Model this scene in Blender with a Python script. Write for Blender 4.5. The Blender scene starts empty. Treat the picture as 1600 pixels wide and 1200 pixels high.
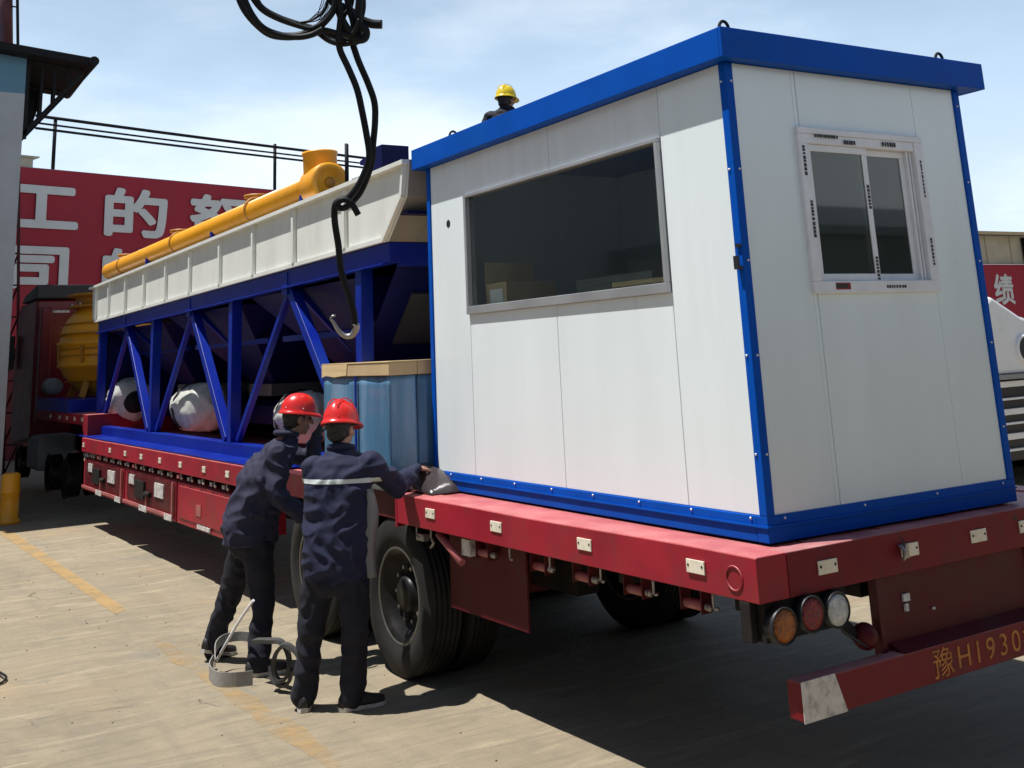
import bpy, bmesh, math, random
from mathutils import Vector, Matrix, noise
random.seed(7)
sc = bpy.context.scene
col = sc.collection
V = Vector
# ------------------------------------------------------------------ camera
CR = V((0.857099, -0.513145, -0.045425)); CU = V((-0.083677, -0.225684, 0.970600)); CF = V((0.508310, 0.828100, 0.236372))
CP = V((-3.48967, -3.75995, 1.97997)); FPX = 1715.71; PY = 133.29
cam = bpy.data.objects.new('camera', bpy.data.cameras.new('camera')); col.objects.link(cam)
m = Matrix((CR, CU, -CF)).transposed().to_4x4(); m.translation = CP; cam.matrix_world = m
cam.data.sensor_width = 36; cam.data.lens = FPX * 36 / 1600; cam.data.shift_y = (PY - 600) / 1600
cam.data.clip_start = 0.1; cam.data.clip_end = 2000
sc.camera = cam
def at(u, v, depth):
    """surveyed point: the photograph's pixel u, v at a measured distance along the view axis, in metres"""
    return CP + (CF + CR * ((u - 800) / FPX) - CU * ((v - PY) / FPX)) * depth
# ------------------------------------------------------------------ sky and sun
SUN_EL = math.radians(71); SUN_DIR = V((-0.926 * math.cos(SUN_EL), 0.377 * math.cos(SUN_EL), math.sin(SUN_EL)))
world = bpy.data.worlds.new('World'); sc.world = world; world.use_nodes = True
nt = world.node_tree; nt.nodes.clear()
N = nt.nodes.new; LK = nt.links.new
wo = N('ShaderNodeOutputWorld'); bg = N('ShaderNodeBackground'); sky = N('ShaderNodeTexSky')
sky.sky_type = 'NISHITA'; sky.sun_disc = False; sky.sun_elevation = SUN_EL
sky.sun_rotation = math.atan2(SUN_DIR.x, SUN_DIR.y); sky.air_density = 1.0; sky.dust_density = .4; sky.ozone_density = 1.5
bg.inputs['Strength'].default_value = 0.055
tc = N('ShaderNodeTexCoord'); mp = N('ShaderNodeMapping'); mp.inputs['Scale'].default_value = (1.1, 1.1, 3.2)
nz = N('ShaderNodeTexNoise'); nz.inputs['Scale'].default_value = 1.7; nz.inputs['Detail'].default_value = 7; nz.inputs['Roughness'].default_value = 0.55
def mrange(a, b, c, d):
    r = N('ShaderNodeMapRange'); r.interpolation_type = 'SMOOTHSTEP'
    for i, q in enumerate((a, b, c, d)): r.inputs[i + 1].default_value = q
    return r
sep = N('ShaderNodeSeparateXYZ'); haze = mrange(.14, .55, .90, .04); cl = mrange(.36, .68, -.16, .12); ad = N('ShaderNodeMath'); ad.operation = 'ADD'; ad.use_clamp = True
wh = mrange(.02, .30, .85, .0); wn = mrange(.42, .62, -.25, .55); ad2 = N('ShaderNodeMath'); ad2.operation = 'ADD'; ad2.use_clamp = True
hz_ = N('ShaderNodeMixRGB'); hz_.inputs[1].default_value = (10.6, 13.6, 17.0, 1); hz_.inputs[2].default_value = (14.2, 15.6, 17.0, 1)   # pale blue haze, white low cloud
mx = N('ShaderNodeMixRGB')
LK(tc.outputs['Generated'], mp.inputs[0]); LK(mp.outputs[0], nz.inputs[0]); LK(nz.outputs[0], cl.inputs[0]); LK(nz.outputs[0], wn.inputs[0]); LK(tc.outputs['Generated'], sep.inputs[0]); LK(sep.outputs[2], haze.inputs[0]); LK(sep.outputs[2], wh.inputs[0])
LK(haze.outputs[0], ad.inputs[0]); LK(cl.outputs[0], ad.inputs[1]); LK(wh.outputs[0], ad2.inputs[0]); LK(wn.outputs[0], ad2.inputs[1]); LK(ad2.outputs[0], hz_.inputs[0]); LK(hz_.outputs[0], mx.inputs[2])
LK(ad.outputs[0], mx.inputs[0]); LK(sky.outputs[0], mx.inputs[1]); LK(mx.outputs[0], bg.inputs[0]); LK(bg.outputs[0], wo.inputs[0])
sun = bpy.data.objects.new('sun', bpy.data.lights.new('sun', 'SUN')); col.objects.link(sun)
sun.data.energy = 5.0; sun.data.angle = math.radians(0.53); sun.data.color = (1.0, .97, .93)
sun.rotation_euler = SUN_DIR.to_track_quat('Z', 'Y').to_euler()
sc.view_settings.view_transform = 'Standard'; sc.view_settings.look = 'None'
sc.view_settings.exposure = 0.42; sc.view_settings.gamma = 1.0; sc.view_settings.use_curve_mapping = False
sc.render.engine = 'CYCLES'

# ------------------------------------------------------------------ materials
def mat(name, rgb, rough=.6, metal=0., var=.15, vscale=3., bump=0., bscale=40., dirt=None, dirt_amt=.0, dscale=2., stretch=(1, 1, 1), dust_glare=None, dust_glare_amt=0., spec=.5, coat=0., chips=None, chip_scale=14., chip_lo=.62):
    m = bpy.data.materials.new(name); m.use_nodes = True; t = m.node_tree; n = t.nodes; b = n['Principled BSDF']; L = t.links.new
    b.inputs['Roughness'].default_value = rough; b.inputs['Metallic'].default_value = metal
    b.inputs['Specular IOR Level'].default_value = spec; b.inputs['Coat Weight'].default_value = coat
    tc = n.new('ShaderNodeTexCoord'); mp = n.new('ShaderNodeMapping'); mp.inputs['Scale'].default_value = stretch; L(tc.outputs['Object'], mp.inputs[0])
    nz = n.new('ShaderNodeTexNoise'); nz.inputs['Scale'].default_value = vscale; nz.inputs['Detail'].default_value = 6; L(mp.outputs[0], nz.inputs[0])
    mr = n.new('ShaderNodeMapRange'); mr.inputs[1].default_value = .3; mr.inputs[2].default_value = .7; mr.inputs[3].default_value = 1 - var; mr.inputs[4].default_value = 1 + var; L(nz.outputs[0], mr.inputs[0])
    mul = n.new('ShaderNodeMixRGB'); mul.blend_type = 'MULTIPLY'; mul.inputs[0].default_value = 1; mul.inputs[1].default_value = (*rgb, 1); L(mr.outputs[0], mul.inputs[2])
    out = mul.outputs[0]
    if dirt:
        nd = n.new('ShaderNodeTexNoise'); nd.inputs['Scale'].default_value = dscale; nd.inputs['Detail'].default_value = 9; nd.inputs['Roughness'].default_value = .65; L(mp.outputs[0], nd.inputs[0])
        rd = n.new('ShaderNodeMapRange'); rd.inputs[1].default_value = .47; rd.inputs[2].default_value = .68; rd.inputs[4].default_value = dirt_amt; L(nd.outputs[0], rd.inputs[0])
        md = n.new('ShaderNodeMixRGB'); md.inputs[2].default_value = (*dirt, 1); L(rd.outputs[0], md.inputs[0]); L(out, md.inputs[1]); out = md.outputs[0]
    if chips:
        nd = n.new('ShaderNodeTexNoise'); nd.inputs['Scale'].default_value = chip_scale; nd.inputs['Detail'].default_value = 10; nd.inputs['Roughness'].default_value = .72; nd.inputs['Distortion'].default_value = .6; L(mp.outputs[0], nd.inputs[0])
        rd = n.new('ShaderNodeMapRange'); rd.inputs[1].default_value = chip_lo; rd.inputs[2].default_value = chip_lo + .03; rd.inputs[4].default_value = .85; L(nd.outputs[0], rd.inputs[0])
        md = n.new('ShaderNodeMixRGB'); md.inputs[2].default_value = (*chips, 1); L(rd.outputs[0], md.inputs[0]); L(out, md.inputs[1]); out = md.outputs[0]
    if dust_glare:  # upward faces paler: dust, plus glancing light painted into the colour
        g = n.new('ShaderNodeNewGeometry'); sx = n.new('ShaderNodeSeparateXYZ'); L(g.outputs['True Normal'], sx.inputs[0])
        nd = n.new('ShaderNodeTexNoise'); nd.inputs['Scale'].default_value = 6; nd.inputs['Detail'].default_value = 8; L(mp.outputs[0], nd.inputs[0])
        ad = n.new('ShaderNodeMath'); ad.operation = 'MULTIPLY'; ad.use_clamp = True; L(sx.outputs[2], ad.inputs[0])
        r2 = n.new('ShaderNodeMapRange'); r2.inputs[1].default_value = .3; r2.inputs[2].default_value = .65; r2.inputs[3].default_value = dust_glare_amt * .5; r2.inputs[4].default_value = dust_glare_amt; L(nd.outputs[0], r2.inputs[0]); L(r2.outputs[0], ad.inputs[1])
        md = n.new('ShaderNodeMixRGB'); md.inputs[2].default_value = (*dust_glare, 1); L(ad.outputs[0], md.inputs[0]); L(out, md.inputs[1]); out = md.outputs[0]
    L(out, b.inputs['Base Color'])
    r3 = n.new('ShaderNodeMapRange'); r3.inputs[3].default_value = max(0, rough - .1); r3.inputs[4].default_value = min(1, rough + .1); L(nz.outputs[0], r3.inputs[0]); L(r3.outputs[0], b.inputs['Roughness'])
    if bump:
        nb = n.new('ShaderNodeTexNoise'); nb.inputs['Scale'].default_value = bscale; nb.inputs['Detail'].default_value = 5; L(mp.outputs[0], nb.inputs[0])
        bp = n.new('ShaderNodeBump'); bp.inputs['Strength'].default_value = bump; bp.inputs['Distance'].default_value = .02; L(nb.outputs[0], bp.inputs['Height']); L(bp.outputs[0], b.inputs['Normal'])
    return m
M = {}
M['cab_white'] = mat('cabin_white_sheet', (.75, .82, .83), .30, var=.035, vscale=1.6, bump=.10, bscale=1.3, dirt=(.46, .47, .46), dirt_amt=.07, dscale=2.6, stretch=(1.6, 1.6, .30))
M['cab_band'] = mat('cabin_ribbed_sheet', (.74, .77, .78), .4, var=.05, vscale=9, bump=.12, bscale=14, stretch=(1.5, 1.5, .08))
M['cab_blue'] = mat('cabin_blue_paint', (.0005, .070, .40), .5, var=.12, vscale=3, bump=.04, bscale=5, dirt=(.002, .09, .40), dirt_amt=.4, spec=.10)
M['alu'] = mat('grey_aluminium', (.42, .43, .44), .38, metal=.5, var=.1)
M['pvc'] = mat('white_pvc', (.74, .74, .76), .4, var=.06, vscale=12, dirt=(.5, .5, .5), dirt_amt=.3)
M['screw'] = mat('screw_zinc', (.7, .7, .68), .4, metal=.6)
M['black'] = mat('black_plastic', (.012, .012, .013), .5)
M['ink'] = mat('tape_print_black', (.02, .02, .022), .6)
M['ink_red'] = mat('tape_print_red', (.25, .01, .02), .6)
M['red'] = mat('trailer_red_paint', (.30, .011, .026), .45, var=.22, vscale=2.5, bump=.08, bscale=9, spec=.3, dirt=(.17, .028, .028), dirt_amt=.7, dscale=3.5, dust_glare=(.58, .21, .20), dust_glare_amt=.75, chips=(.05, .03, .025), chip_scale=5., chip_lo=.635)
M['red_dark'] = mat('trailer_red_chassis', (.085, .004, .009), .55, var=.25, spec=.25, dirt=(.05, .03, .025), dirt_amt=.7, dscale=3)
M['roller'] = mat('roller_faded_red', (.34, .09, .09), .5, var=.2, dirt=(.3, .2, .17), dirt_amt=.5, dscale=12)
M['chassis'] = mat('chassis_grime', (.014, .012, .012), .7, var=.3, spec=.2, dirt=(.035, .03, .025), dirt_amt=.5, dscale=4)
M['reflector'] = mat('reflector_cream', (.78, .72, .58), .25, var=.1, vscale=60, dirt=(.45, .4, .3), dirt_amt=.5, dscale=30)
M['refl_dirty'] = mat('reflector_scuffed_white', (.62, .6, .58), .4, var=.15, vscale=20, dirt=(.1, .07, .08), dirt_amt=.85, dscale=14)
M['rubber'] = mat('tyre_rubber', (.014, .014, .014), .75, var=.25, vscale=6, spec=.3, dirt=(.030, .027, .023), dirt_amt=.5, dscale=5)
M['rim'] = mat('steel_rim', (.010, .010, .010), .4, metal=.0, var=.3, spec=.25, dirt=(.03, .022, .018), dirt_amt=.5, dscale=8)
M['rim_edge'] = mat('sunlit_rim_edge', (.16, .155, .14), .35, metal=.6, var=.2, dirt=(.12, .09, .07), dirt_amt=.5, dscale=9)  # pale ring: sunlight on the rim lip painted into the colour
M['steel'] = mat('bare_steel', (.35, .34, .33), .4, metal=.8, var=.2, dirt=(.2, .12, .08), dirt_amt=.5, dscale=9)
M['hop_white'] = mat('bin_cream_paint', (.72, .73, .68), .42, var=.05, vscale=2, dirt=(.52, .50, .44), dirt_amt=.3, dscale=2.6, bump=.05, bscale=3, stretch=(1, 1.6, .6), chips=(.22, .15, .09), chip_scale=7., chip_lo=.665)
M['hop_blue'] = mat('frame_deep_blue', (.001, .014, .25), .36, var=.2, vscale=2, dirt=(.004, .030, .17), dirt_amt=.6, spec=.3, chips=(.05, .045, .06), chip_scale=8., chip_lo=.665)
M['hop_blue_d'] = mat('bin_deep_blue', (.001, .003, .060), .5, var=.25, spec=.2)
M['yellow'] = mat('yellow_paint', (.84, .36, .012), .38, var=.12, vscale=4, dirt=(.5, .22, .02), dirt_amt=.55, dscale=4, chips=(.16, .09, .03), chip_scale=9., chip_lo=.65)
M['yellow_d'] = mat('old_yellow_paint', (.48, .20, .012), .5, var=.2, vscale=5, dirt=(.15, .08, .02), dirt_amt=.7, dscale=5)
M['bin_end'] = mat('shaded_bin_end', (.26, .24, .21), .6, var=.2, dirt=(.22, .12, .06), dirt_amt=.6, dscale=3, stretch=(2, 1, .3))  # end plate colour darkened to paint in its shade, with brown streaks
M['red_rear'] = mat('shaded_rear_red', (.17, .006, .014), .5, var=.2, vscale=3, spec=.25, bump=.08, bscale=9, dirt=(.06, .02, .025), dirt_amt=.7, dscale=3, dust_glare=(.55, .27, .26), dust_glare_amt=.8, chips=(.03, .02, .02), chip_scale=5., chip_lo=.625)  # trailer red darkened: shade of the rear face painted into the colour
M['cover_dk'] = mat('dull_grey_cover', (.03, .03, .045), .5, var=.3)
M['belt'] = mat('rubber_belt', (.01, .01, .011), .7)
M['bag'] = mat('white_woven_bag', (.50, .50, .46), .5, var=.2, vscale=5, bump=1., bscale=5, dirt=(.24, .23, .20), dirt_amt=.7, dscale=3)
M['film'] = mat('blue_stretch_film', (.085, .205, .34), .22, var=.28, vscale=5, bump=.7, bscale=6, stretch=(1, 1, .12), dirt=(.4, .5, .6), dirt_amt=.45, dscale=4)
M['card'] = mat('cardboard', (.50, .37, .20), .8, var=.1, vscale=5, dirt=(.35, .25, .13), dirt_amt=.4)
M['wood'] = mat('pale_board', (.62, .47, .25), .75, var=.12, vscale=8, stretch=(1, .2, 6))
M['tarp'] = mat('dark_glossy_sheet', (.05, .04, .04), .22, var=.3, bump=.4, bscale=6)
M['cable'] = mat('black_cable', (.006, .007, .009), .55, var=.3, vscale=20, spec=.2)
M['navy'] = mat('navy_workwear', (.005, .008, .036), .85, var=.10, vscale=6, bump=.35, bscale=9)
M['navy_f'] = mat('faded_navy_workwear', (.014, .015, .040), .85, var=.10, vscale=6, bump=.35, bscale=9)
M['navy_t'] = mat('navy_trousers', (.004, .0045, .014), .85, var=.1, vscale=6, bump=.35, bscale=9)
M['strip'] = mat('reflective_grey_strip', (.50, .56, .55), .5, var=.06)
M['lining'] = mat('grey_lining', (.17, .175, .18), .8, var=.12, bump=.3, bscale=9)
M['skin'] = mat('skin', (.36, .19, .125), .5, var=.08, vscale=20)
M['skin_d'] = mat('tanned_skin', (.22, .11, .07), .5, var=.08, vscale=20)
M['hair'] = mat('black_hair', (.008, .007, .007), .6, bump=.5, bscale=60)
M['eye'] = mat('dark_eye', (.01, .008, .008), .2)
M['glove'] = mat('dark_knit_glove', (.035, .035, .038), .8, var=.3, bump=.6, bscale=50)
M['shoe'] = mat('black_shoe', (.014, .013, .013), .6)
M['sole'] = mat('pale_shoe_sole', (.55, .53, .48), .7, var=.15, dirt=(.2, .17, .13), dirt_amt=.6, dscale=15)
M['hat_red'] = mat('red_hard_hat', (.62, .018, .016), .28, var=.06, dirt=(.45, .05, .04), dirt_amt=.4, dscale=12)
M['hat_yel'] = mat('yellow_hard_hat', (.66, .48, .02), .3, var=.06)
M['webbing'] = mat('grey_webbing', (.27, .26, .245), .7, var=.12, vscale=30, dirt=(.2, .18, .15), dirt_amt=.4, dscale=12)
M['webbing_d'] = mat('dark_webbing', (.045, .045, .045), .7, var=.2, vscale=30)
M['wall_g'] = mat('grey_wall_panel', (.36, .38, .40), .6, var=.06, dirt=(.25, .25, .25), dirt_amt=.3)
M['wall_b'] = mat('blue_wall_band', (.09, .21, .30), .6, var=.08)
M['dark_iron'] = mat('dark_iron', (.005, .005, .006), .65, var=.3, spec=.25)
M['maroon_iron'] = mat('maroon_iron', (.07, .007, .010), .55, var=.3)
M['banner'] = mat('banner_red_cloth', (.31, .011, .030), .7, var=.08, vscale=.8, bump=.1, bscale=1.2)
M['letter'] = mat('banner_white_print', (.60, .62, .62), .7, var=.05)
M['brick_wall'] = mat('dull_red_wall', (.12, .015, .02), .8, var=.15)
M['beige_roof'] = mat('beige_corrugated_sheet', (.42, .38, .29), .6, var=.1)
M['truck_white'] = mat('truck_white_paint', (.80, .80, .80), .3, var=.03)
M['grey_pl'] = mat('grey_trim', (.25, .26, .26), .5)
M['grille'] = mat('grille_black', (.01, .012, .02), .35)
M['shed'] = mat('warehouse_sheet', (.16, .17, .17), .6, var=.15, dirt=(.08, .08, .08), dirt_amt=.6, dscale=.6)
M['shed_roof'] = mat('warehouse_roof', (.12, .14, .17), .6)
M['plate_txt'] = mat('plate_worn_ochre', (.42, .16, .03), .6, var=.35, vscale=25)
M['truck_red'] = mat('tractor_red_paint', (.14, .006, .012), .35, var=.15)
M['grey_lt'] = mat('cabinet_grey_enamel', (.42, .42, .38), .45, var=.08)
M['interior'] = mat('cabin_interior_panel', (.16, .17, .15), .7, var=.15)
def glass(name, tint, alpha_rough=.02):
    m = bpy.data.materials.new(name); m.use_nodes = True; t = m.node_tree; b = t.nodes['Principled BSDF']
    b.inputs['Base Color'].default_value = (*tint, 1); b.inputs['Roughness'].default_value = alpha_rough
    b.inputs['Transmission Weight'].default_value = 1.0; b.inputs['IOR'].default_value = 1.45
    nz = t.nodes.new('ShaderNodeTexNoise'); nz.inputs['Scale'].default_value = 2.; bp = t.nodes.new('ShaderNodeBump'); bp.inputs['Strength'].default_value = .02
    t.links.new(nz.outputs[0], bp.inputs['Height']); t.links.new(bp.outputs[0], b.inputs['Normal'])
    return m
M['glass'] = glass('tinted_window_glass', (.66, .72, .70))
M['glass_g'] = glass('sliding_window_glass', (.45, .5, .45), .03)
def lens_mat(name, rgb):
    m = mat(name, rgb, .25, var=.25, vscale=30, bump=.8, bscale=60, dirt=(.05, .04, .04), dirt_amt=.5, dscale=18); return m
M['amber'] = lens_mat('amber_lens', (.36, .10, .008)); M['redlens'] = lens_mat('red_lens', (.24, .006, .010)); M['clear'] = lens_mat('clear_lens', (.62, .63, .62))

def ground_mat():
    m = bpy.data.materials.new('yard_concrete'); m.use_nodes = True; t = m.node_tree; n = t.nodes; b = n['Principled BSDF']; L = t.links.new
    tc = n.new('ShaderNodeTexCoord')
    def noise_(s, d=8, r=.6, st=(1, 1, 1)):
        mp = n.new('ShaderNodeMapping'); mp.inputs['Scale'].default_value = st; L(tc.outputs['Object'], mp.inputs[0])
        z = n.new('ShaderNodeTexNoise'); z.inputs['Scale'].default_value = s; z.inputs['Detail'].default_value = d; z.inputs['Roughness'].default_value = r; L(mp.outputs[0], z.inputs[0]); return z.outputs[0]
    def ramp(x, a, c, lo=0, hi=1):
        r = n.new('ShaderNodeMapRange'); r.inputs[1].default_value = a; r.inputs[2].default_value = c; r.inputs[3].default_value = lo; r.inputs[4].default_value = hi; L(x, r.inputs[0]); return r.outputs[0]
    def mix(f, a, c, mode='MIX'):
        x = n.new('ShaderNodeMixRGB'); x.blend_type = mode
        for i, q in ((0, f), (1, a), (2, c)):
            if isinstance(q, (int, float)): x.inputs[i].default_value = q
            elif isinstance(q, tuple): x.inputs[i].default_value = (*q, 1)
            else: L(q, x.inputs[i])
        return x.outputs[0]
    c = mix(ramp(noise_(.35, 10, .62), .35, .66), (.235, .190, .122), (.315, .260, .170))
    c = mix(ramp(noise_(1.1, 9, .68, (1, .45, 1)), .52, .72, 0, .75), c, (.15, .125, .085))
    c = mix(ramp(noise_(.55, 9, .7), .55, .7, 0, .5), c, (.25, .155, .075))
    c = mix(ramp(noise_(2.2, 9, .72, (2.2, .22, 1)), .50, .70, 0, .55), c, (.155, .13, .09))
    c = mix(ramp(noise_(3.5, 9, .75), .56, .68, 0, .35), c, (.40, .34, .24))
    def broom(s_, st):
        mp = n.new('ShaderNodeMapping'); mp.inputs['Rotation'].default_value = (0, 0, math.radians(31)); mp.inputs['Scale'].default_value = st; L(tc.outputs['Object'], mp.inputs[0])
        z = n.new('ShaderNodeTexNoise'); z.inputs['Scale'].default_value = s_; z.inputs['Detail'].default_value = 8; z.inputs['Roughness'].default_value = .62; z.inputs['Distortion'].default_value = .8; L(mp.outputs[0], z.inputs[0]); return z.outputs[0]
    bro = broom(5, (.35, 2.6, 1))
    c = mix(ramp(bro, .50, .62, 0, .60), c, (.165, .135, .092)); c = mix(ramp(broom(3, (.4, 2.0, 1)), .53, .66, 0, .55), c, (.43, .36, .235))
    c = mix(ramp(noise_(.55, 9, .7), .52, .66, 0, .45), c, (.36, .25, .13))
    c = mix(ramp(noise_(.9, 9, .72, (1.3, .8, 1)), .56, .66, 0, .6), c, (.15, .145, .125))
    c = mix(ramp(noise_(7, 8, .7), .35, .65, 0, .35), c, (.15, .128, .092))
    c = mix(ramp(noise_(90, 3, .7), .3, .7, .0, .32), c, (.32, .285, .21))
    c = mix(ramp(noise_(13, 9, .78), .63, .67, 0, .75), c, (.09, .08, .065))
    # cracks: distorted voronoi edges
    mpn = n.new('ShaderNodeTexNoise'); mpn.inputs['Scale'].default_value = 2.2; mpn.inputs['Detail'].default_value = 8; L(tc.outputs['Object'], mpn.inputs[0])
    ad = mix(.28, tc.outputs['Object'], mpn.outputs['Color'], 'ADD')
    vo = n.new('ShaderNodeTexVoronoi'); vo.feature = 'DISTANCE_TO_EDGE'; vo.inputs['Scale'].default_value = .62; L(ad, vo.inputs[0])
    cr = ramp(vo.outputs['Distance'], .0015, .006, 1, 0)
    crk = n.new('ShaderNodeMath'); crk.operation = 'MULTIPLY'; L(cr, crk.inputs[0]); L(ramp(noise_(.7, 4), .56, .68), crk.inputs[1])
    c = mix(crk.outputs[0], c, (.13, .11, .08))
    L(c, b.inputs['Base Color']); b.inputs['Roughness'].default_value = .85
    bp = n.new('ShaderNodeBump'); bp.inputs['Strength'].default_value = .8; bp.inputs['Distance'].default_value = .03
    h = n.new('ShaderNodeMath'); h.operation = 'SUBTRACT'; L(mix(.6, noise_(30, 9, .75), bro), h.inputs[0]); L(crk.outputs[0], h.inputs[1]); L(h.outputs[0], bp.inputs['Height']); L(bp.outputs[0], b.inputs['Normal'])
    return m
M['ground'] = ground_mat()
def paint_line_mat(name, rgb, lo, hi, amax, sc_=3.):
    m = bpy.data.materials.new(name); m.use_nodes = True; t = m.node_tree; n = t.nodes; b = n['Principled BSDF']; L = t.links.new
    tc = n.new('ShaderNodeTexCoord'); z = n.new('ShaderNodeTexNoise'); z.inputs['Scale'].default_value = sc_; z.inputs['Detail'].default_value = 10; z.inputs['Roughness'].default_value = .7; L(tc.outputs['Object'], z.inputs[0])
    r = n.new('ShaderNodeMapRange'); r.inputs[1].default_value = lo; r.inputs[2].default_value = hi; r.inputs[3].default_value = amax; r.inputs[4].default_value = .0; L(z.outputs[0], r.inputs[0])
    b.inputs['Base Color'].default_value = (*rgb, 1); b.inputs['Roughness'].default_value = .8; L(r.outputs[0], b.inputs['Alpha'])
    return m
M['line'] = paint_line_mat('worn_yellow_paint', (.48, .31, .12), .45, .70, .62)
M['line2'] = paint_line_mat('rubbed_yellow_paint', (.44, .28, .11), .36, .58, .50, 4.)

# ------------------------------------------------------------------ mesh helpers
class MB:
    def __init__(s): s.v = []; s.f = []; s.sm = []
    def add(s, vs, fs, smooth=False):
        o = len(s.v); s.v += [tuple(x) for x in vs]; s.f += [tuple(i + o for i in f) for f in fs]; s.sm += [smooth] * len(fs); return s
    def box(s, x0, x1, y0, y1, z0, z1):
        return s.add([(x0, y0, z0), (x1, y0, z0), (x1, y1, z0), (x0, y1, z0), (x0, y0, z1), (x1, y0, z1), (x1, y1, z1), (x0, y1, z1)],
                     [(0, 3, 2, 1), (4, 5, 6, 7), (0, 1, 5, 4), (1, 2, 6, 5), (2, 3, 7, 6), (3, 0, 4, 7)])
    def beam(s, p, q, w, h, side=(1, 0, 0)):
        p, q = V(p), V(q); d = (q - p).normalized(); a = V(side); a = (a - d * a.dot(d)).normalized(); b = d.cross(a)
        a *= w / 2; b *= h / 2
        return s.add([p - a - b, p + a - b, p + a + b, p - a + b, q - a - b, q + a - b, q + a + b, q - a + b],
                     [(0, 3, 2, 1), (4, 5, 6, 7), (0, 1, 5, 4), (1, 2, 6, 5), (2, 3, 7, 6), (3, 0, 4, 7)])
    def tube(s, pts, r, n=10, caps=True, sub=0):
        P = [V(p) for p in pts]
        if sub: P = smooth_path(P, sub)
        R = r if isinstance(r, (list, tuple)) else [r] * len(P)
        if len(R) != len(P): R = [R[0] + (R[-1] - R[0]) * i / (len(P) - 1) for i in range(len(P))]
        d0 = (P[1] - P[0]).normalized(); a = d0.orthogonal().normalized(); vs = []; fs = []
        for i, p in enumerate(P):
            d = ((P[min(i + 1, len(P) - 1)] - P[max(i - 1, 0)])).normalized()
            a = (a - d * a.dot(d)).normalized(); b = d.cross(a)
            for k in range(n):
                t = 2 * math.pi * k / n; vs.append(p + a * (R[i] * math.cos(t)) + b * (R[i] * math.sin(t)))
        for i in range(len(P) - 1):
            for k in range(n):
                fs.append((i * n + k, i * n + (k + 1) % n, (i + 1) * n + (k + 1) % n, (i + 1) * n + k))
        s.add(vs, fs, True)
        if caps:
            o = len(s.v) - len(vs)
            s.f += [tuple(o + k for k in reversed(range(n))), tuple(o + (len(P) - 1) * n + k for k in range(n))]; s.sm += [False, False]
        return s
    def lathe(s, c, ax, prof, n=40, smooth=True, sharp=False):
        """prof: list of (distance along axis, radius)"""
        c = V(c); d = V(ax).normalized(); a = d.orthogonal().normalized(); b = d.cross(a); vs = []; fs = []
        for (h, r) in prof:
            for k in range(n):
                t = 2 * math.pi * k / n; vs.append(c + d * h + a * (r * math.cos(t)) + b * (r * math.sin(t)))
        for i in range(len(prof) - 1):
            for k in range(n):
                fs.append((i * n + k, i * n + (k + 1) % n, (i + 1) * n + (k + 1) % n, (i + 1) * n + k))
        return s.add(vs, fs, smooth)
    def prism(s, poly, axis, a0, a1):
        """poly in the plane of the other two axes, extruded along axis"""
        def mk(p, a):
            return {0: (a, p[0], p[1]), 1: (p[0], a, p[1]), 2: (p[0], p[1], a)}[axis]
        n = len(poly); vs = [mk(p, a0) for p in poly] + [mk(p, a1) for p in poly]
        return s.add(vs, [tuple(range(n))[::-1], tuple(range(n, 2 * n))] + [(i, (i + 1) % n, n + (i + 1) % n, n + i) for i in range(n)])
    def sphere(s, c, r, nu=16, nv=10, m3=None):
        c = V(c); r = r if isinstance(r, (tuple, list)) else (r, r, r); vs = []; fs = []
        for j in range(nv + 1):
            ph = math.pi * j / nv
            for i in range(nu):
                t = 2 * math.pi * i / nu; q = V((r[0] * math.sin(ph) * math.cos(t), r[1] * math.sin(ph) * math.sin(t), r[2] * math.cos(ph)))
                vs.append(c + (m3 @ q if m3 else q))
        for j in range(nv):
            for i in range(nu): fs.append((j * nu + i, (j + 1) * nu + i, (j + 1) * nu + (i + 1) % nu, j * nu + (i + 1) % nu))
        return s.add(vs, fs, True)
    def loft(s, rings, smooth=True):
        n = len(rings[0]); vs = [p for r in rings for p in r]; fs = []
        for i in range(len(rings) - 1):
            for k in range(n): fs.append((i * n + k, i * n + (k + 1) % n, (i + 1) * n + (k + 1) % n, (i + 1) * n + k))
        fs += [tuple(reversed(range(n))), tuple((len(rings) - 1) * n + k for k in range(n))]
        return s.add(vs, fs, smooth)
    def mesh(s, name, off=None):
        me = bpy.data.meshes.new(name)
        vs = s.v if off is None else [(x - off[0], y - off[1], z - off[2]) for x, y, z in s.v]
        me.from_pydata(vs, [], s.f); me.polygons.foreach_set('use_smooth', s.sm)
        bm = bmesh.new(); bm.from_mesh(me); bmesh.ops.recalc_face_normals(bm, faces=bm.faces); bm.to_mesh(me); bm.free()
        me.update(); return me
def smooth_path(P, sub):
    out = []; n = len(P)
    for i in range(n - 1):
        p0, p1, p2, p3 = P[max(i - 1, 0)], P[i], P[i + 1], P[min(i + 2, n - 1)]
        for k in range(sub):
            t = k / sub; t2 = t * t; t3 = t2 * t
            out.append(.5 * ((2 * p1) + (p2 - p0) * t + (2 * p0 - 5 * p1 + 4 * p2 - p3) * t2 + (3 * p1 - p0 - 3 * p2 + p3) * t3))
    out.append(P[-1]); return out
OFF = {}
def link(name, me, material, parent=None):
    o = bpy.data.objects.new(name, me); col.objects.link(o)
    if material is not None and len(me.materials) == 0: me.materials.append(material)
    if parent is not None: o.parent = parent
    return o
def thing(name, label, cat, loc=(0, 0, 0), rz=0., group=None, off=None):
    o = bpy.data.objects.new(name, None); col.objects.link(o); o.location = loc; o.rotation_euler = (0, 0, rz); o.empty_display_size = .2
    o['label'] = label; o['category'] = cat
    if group: o['group'] = group
    OFF[o.name] = tuple(loc) if off is None else off
    return o
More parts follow.
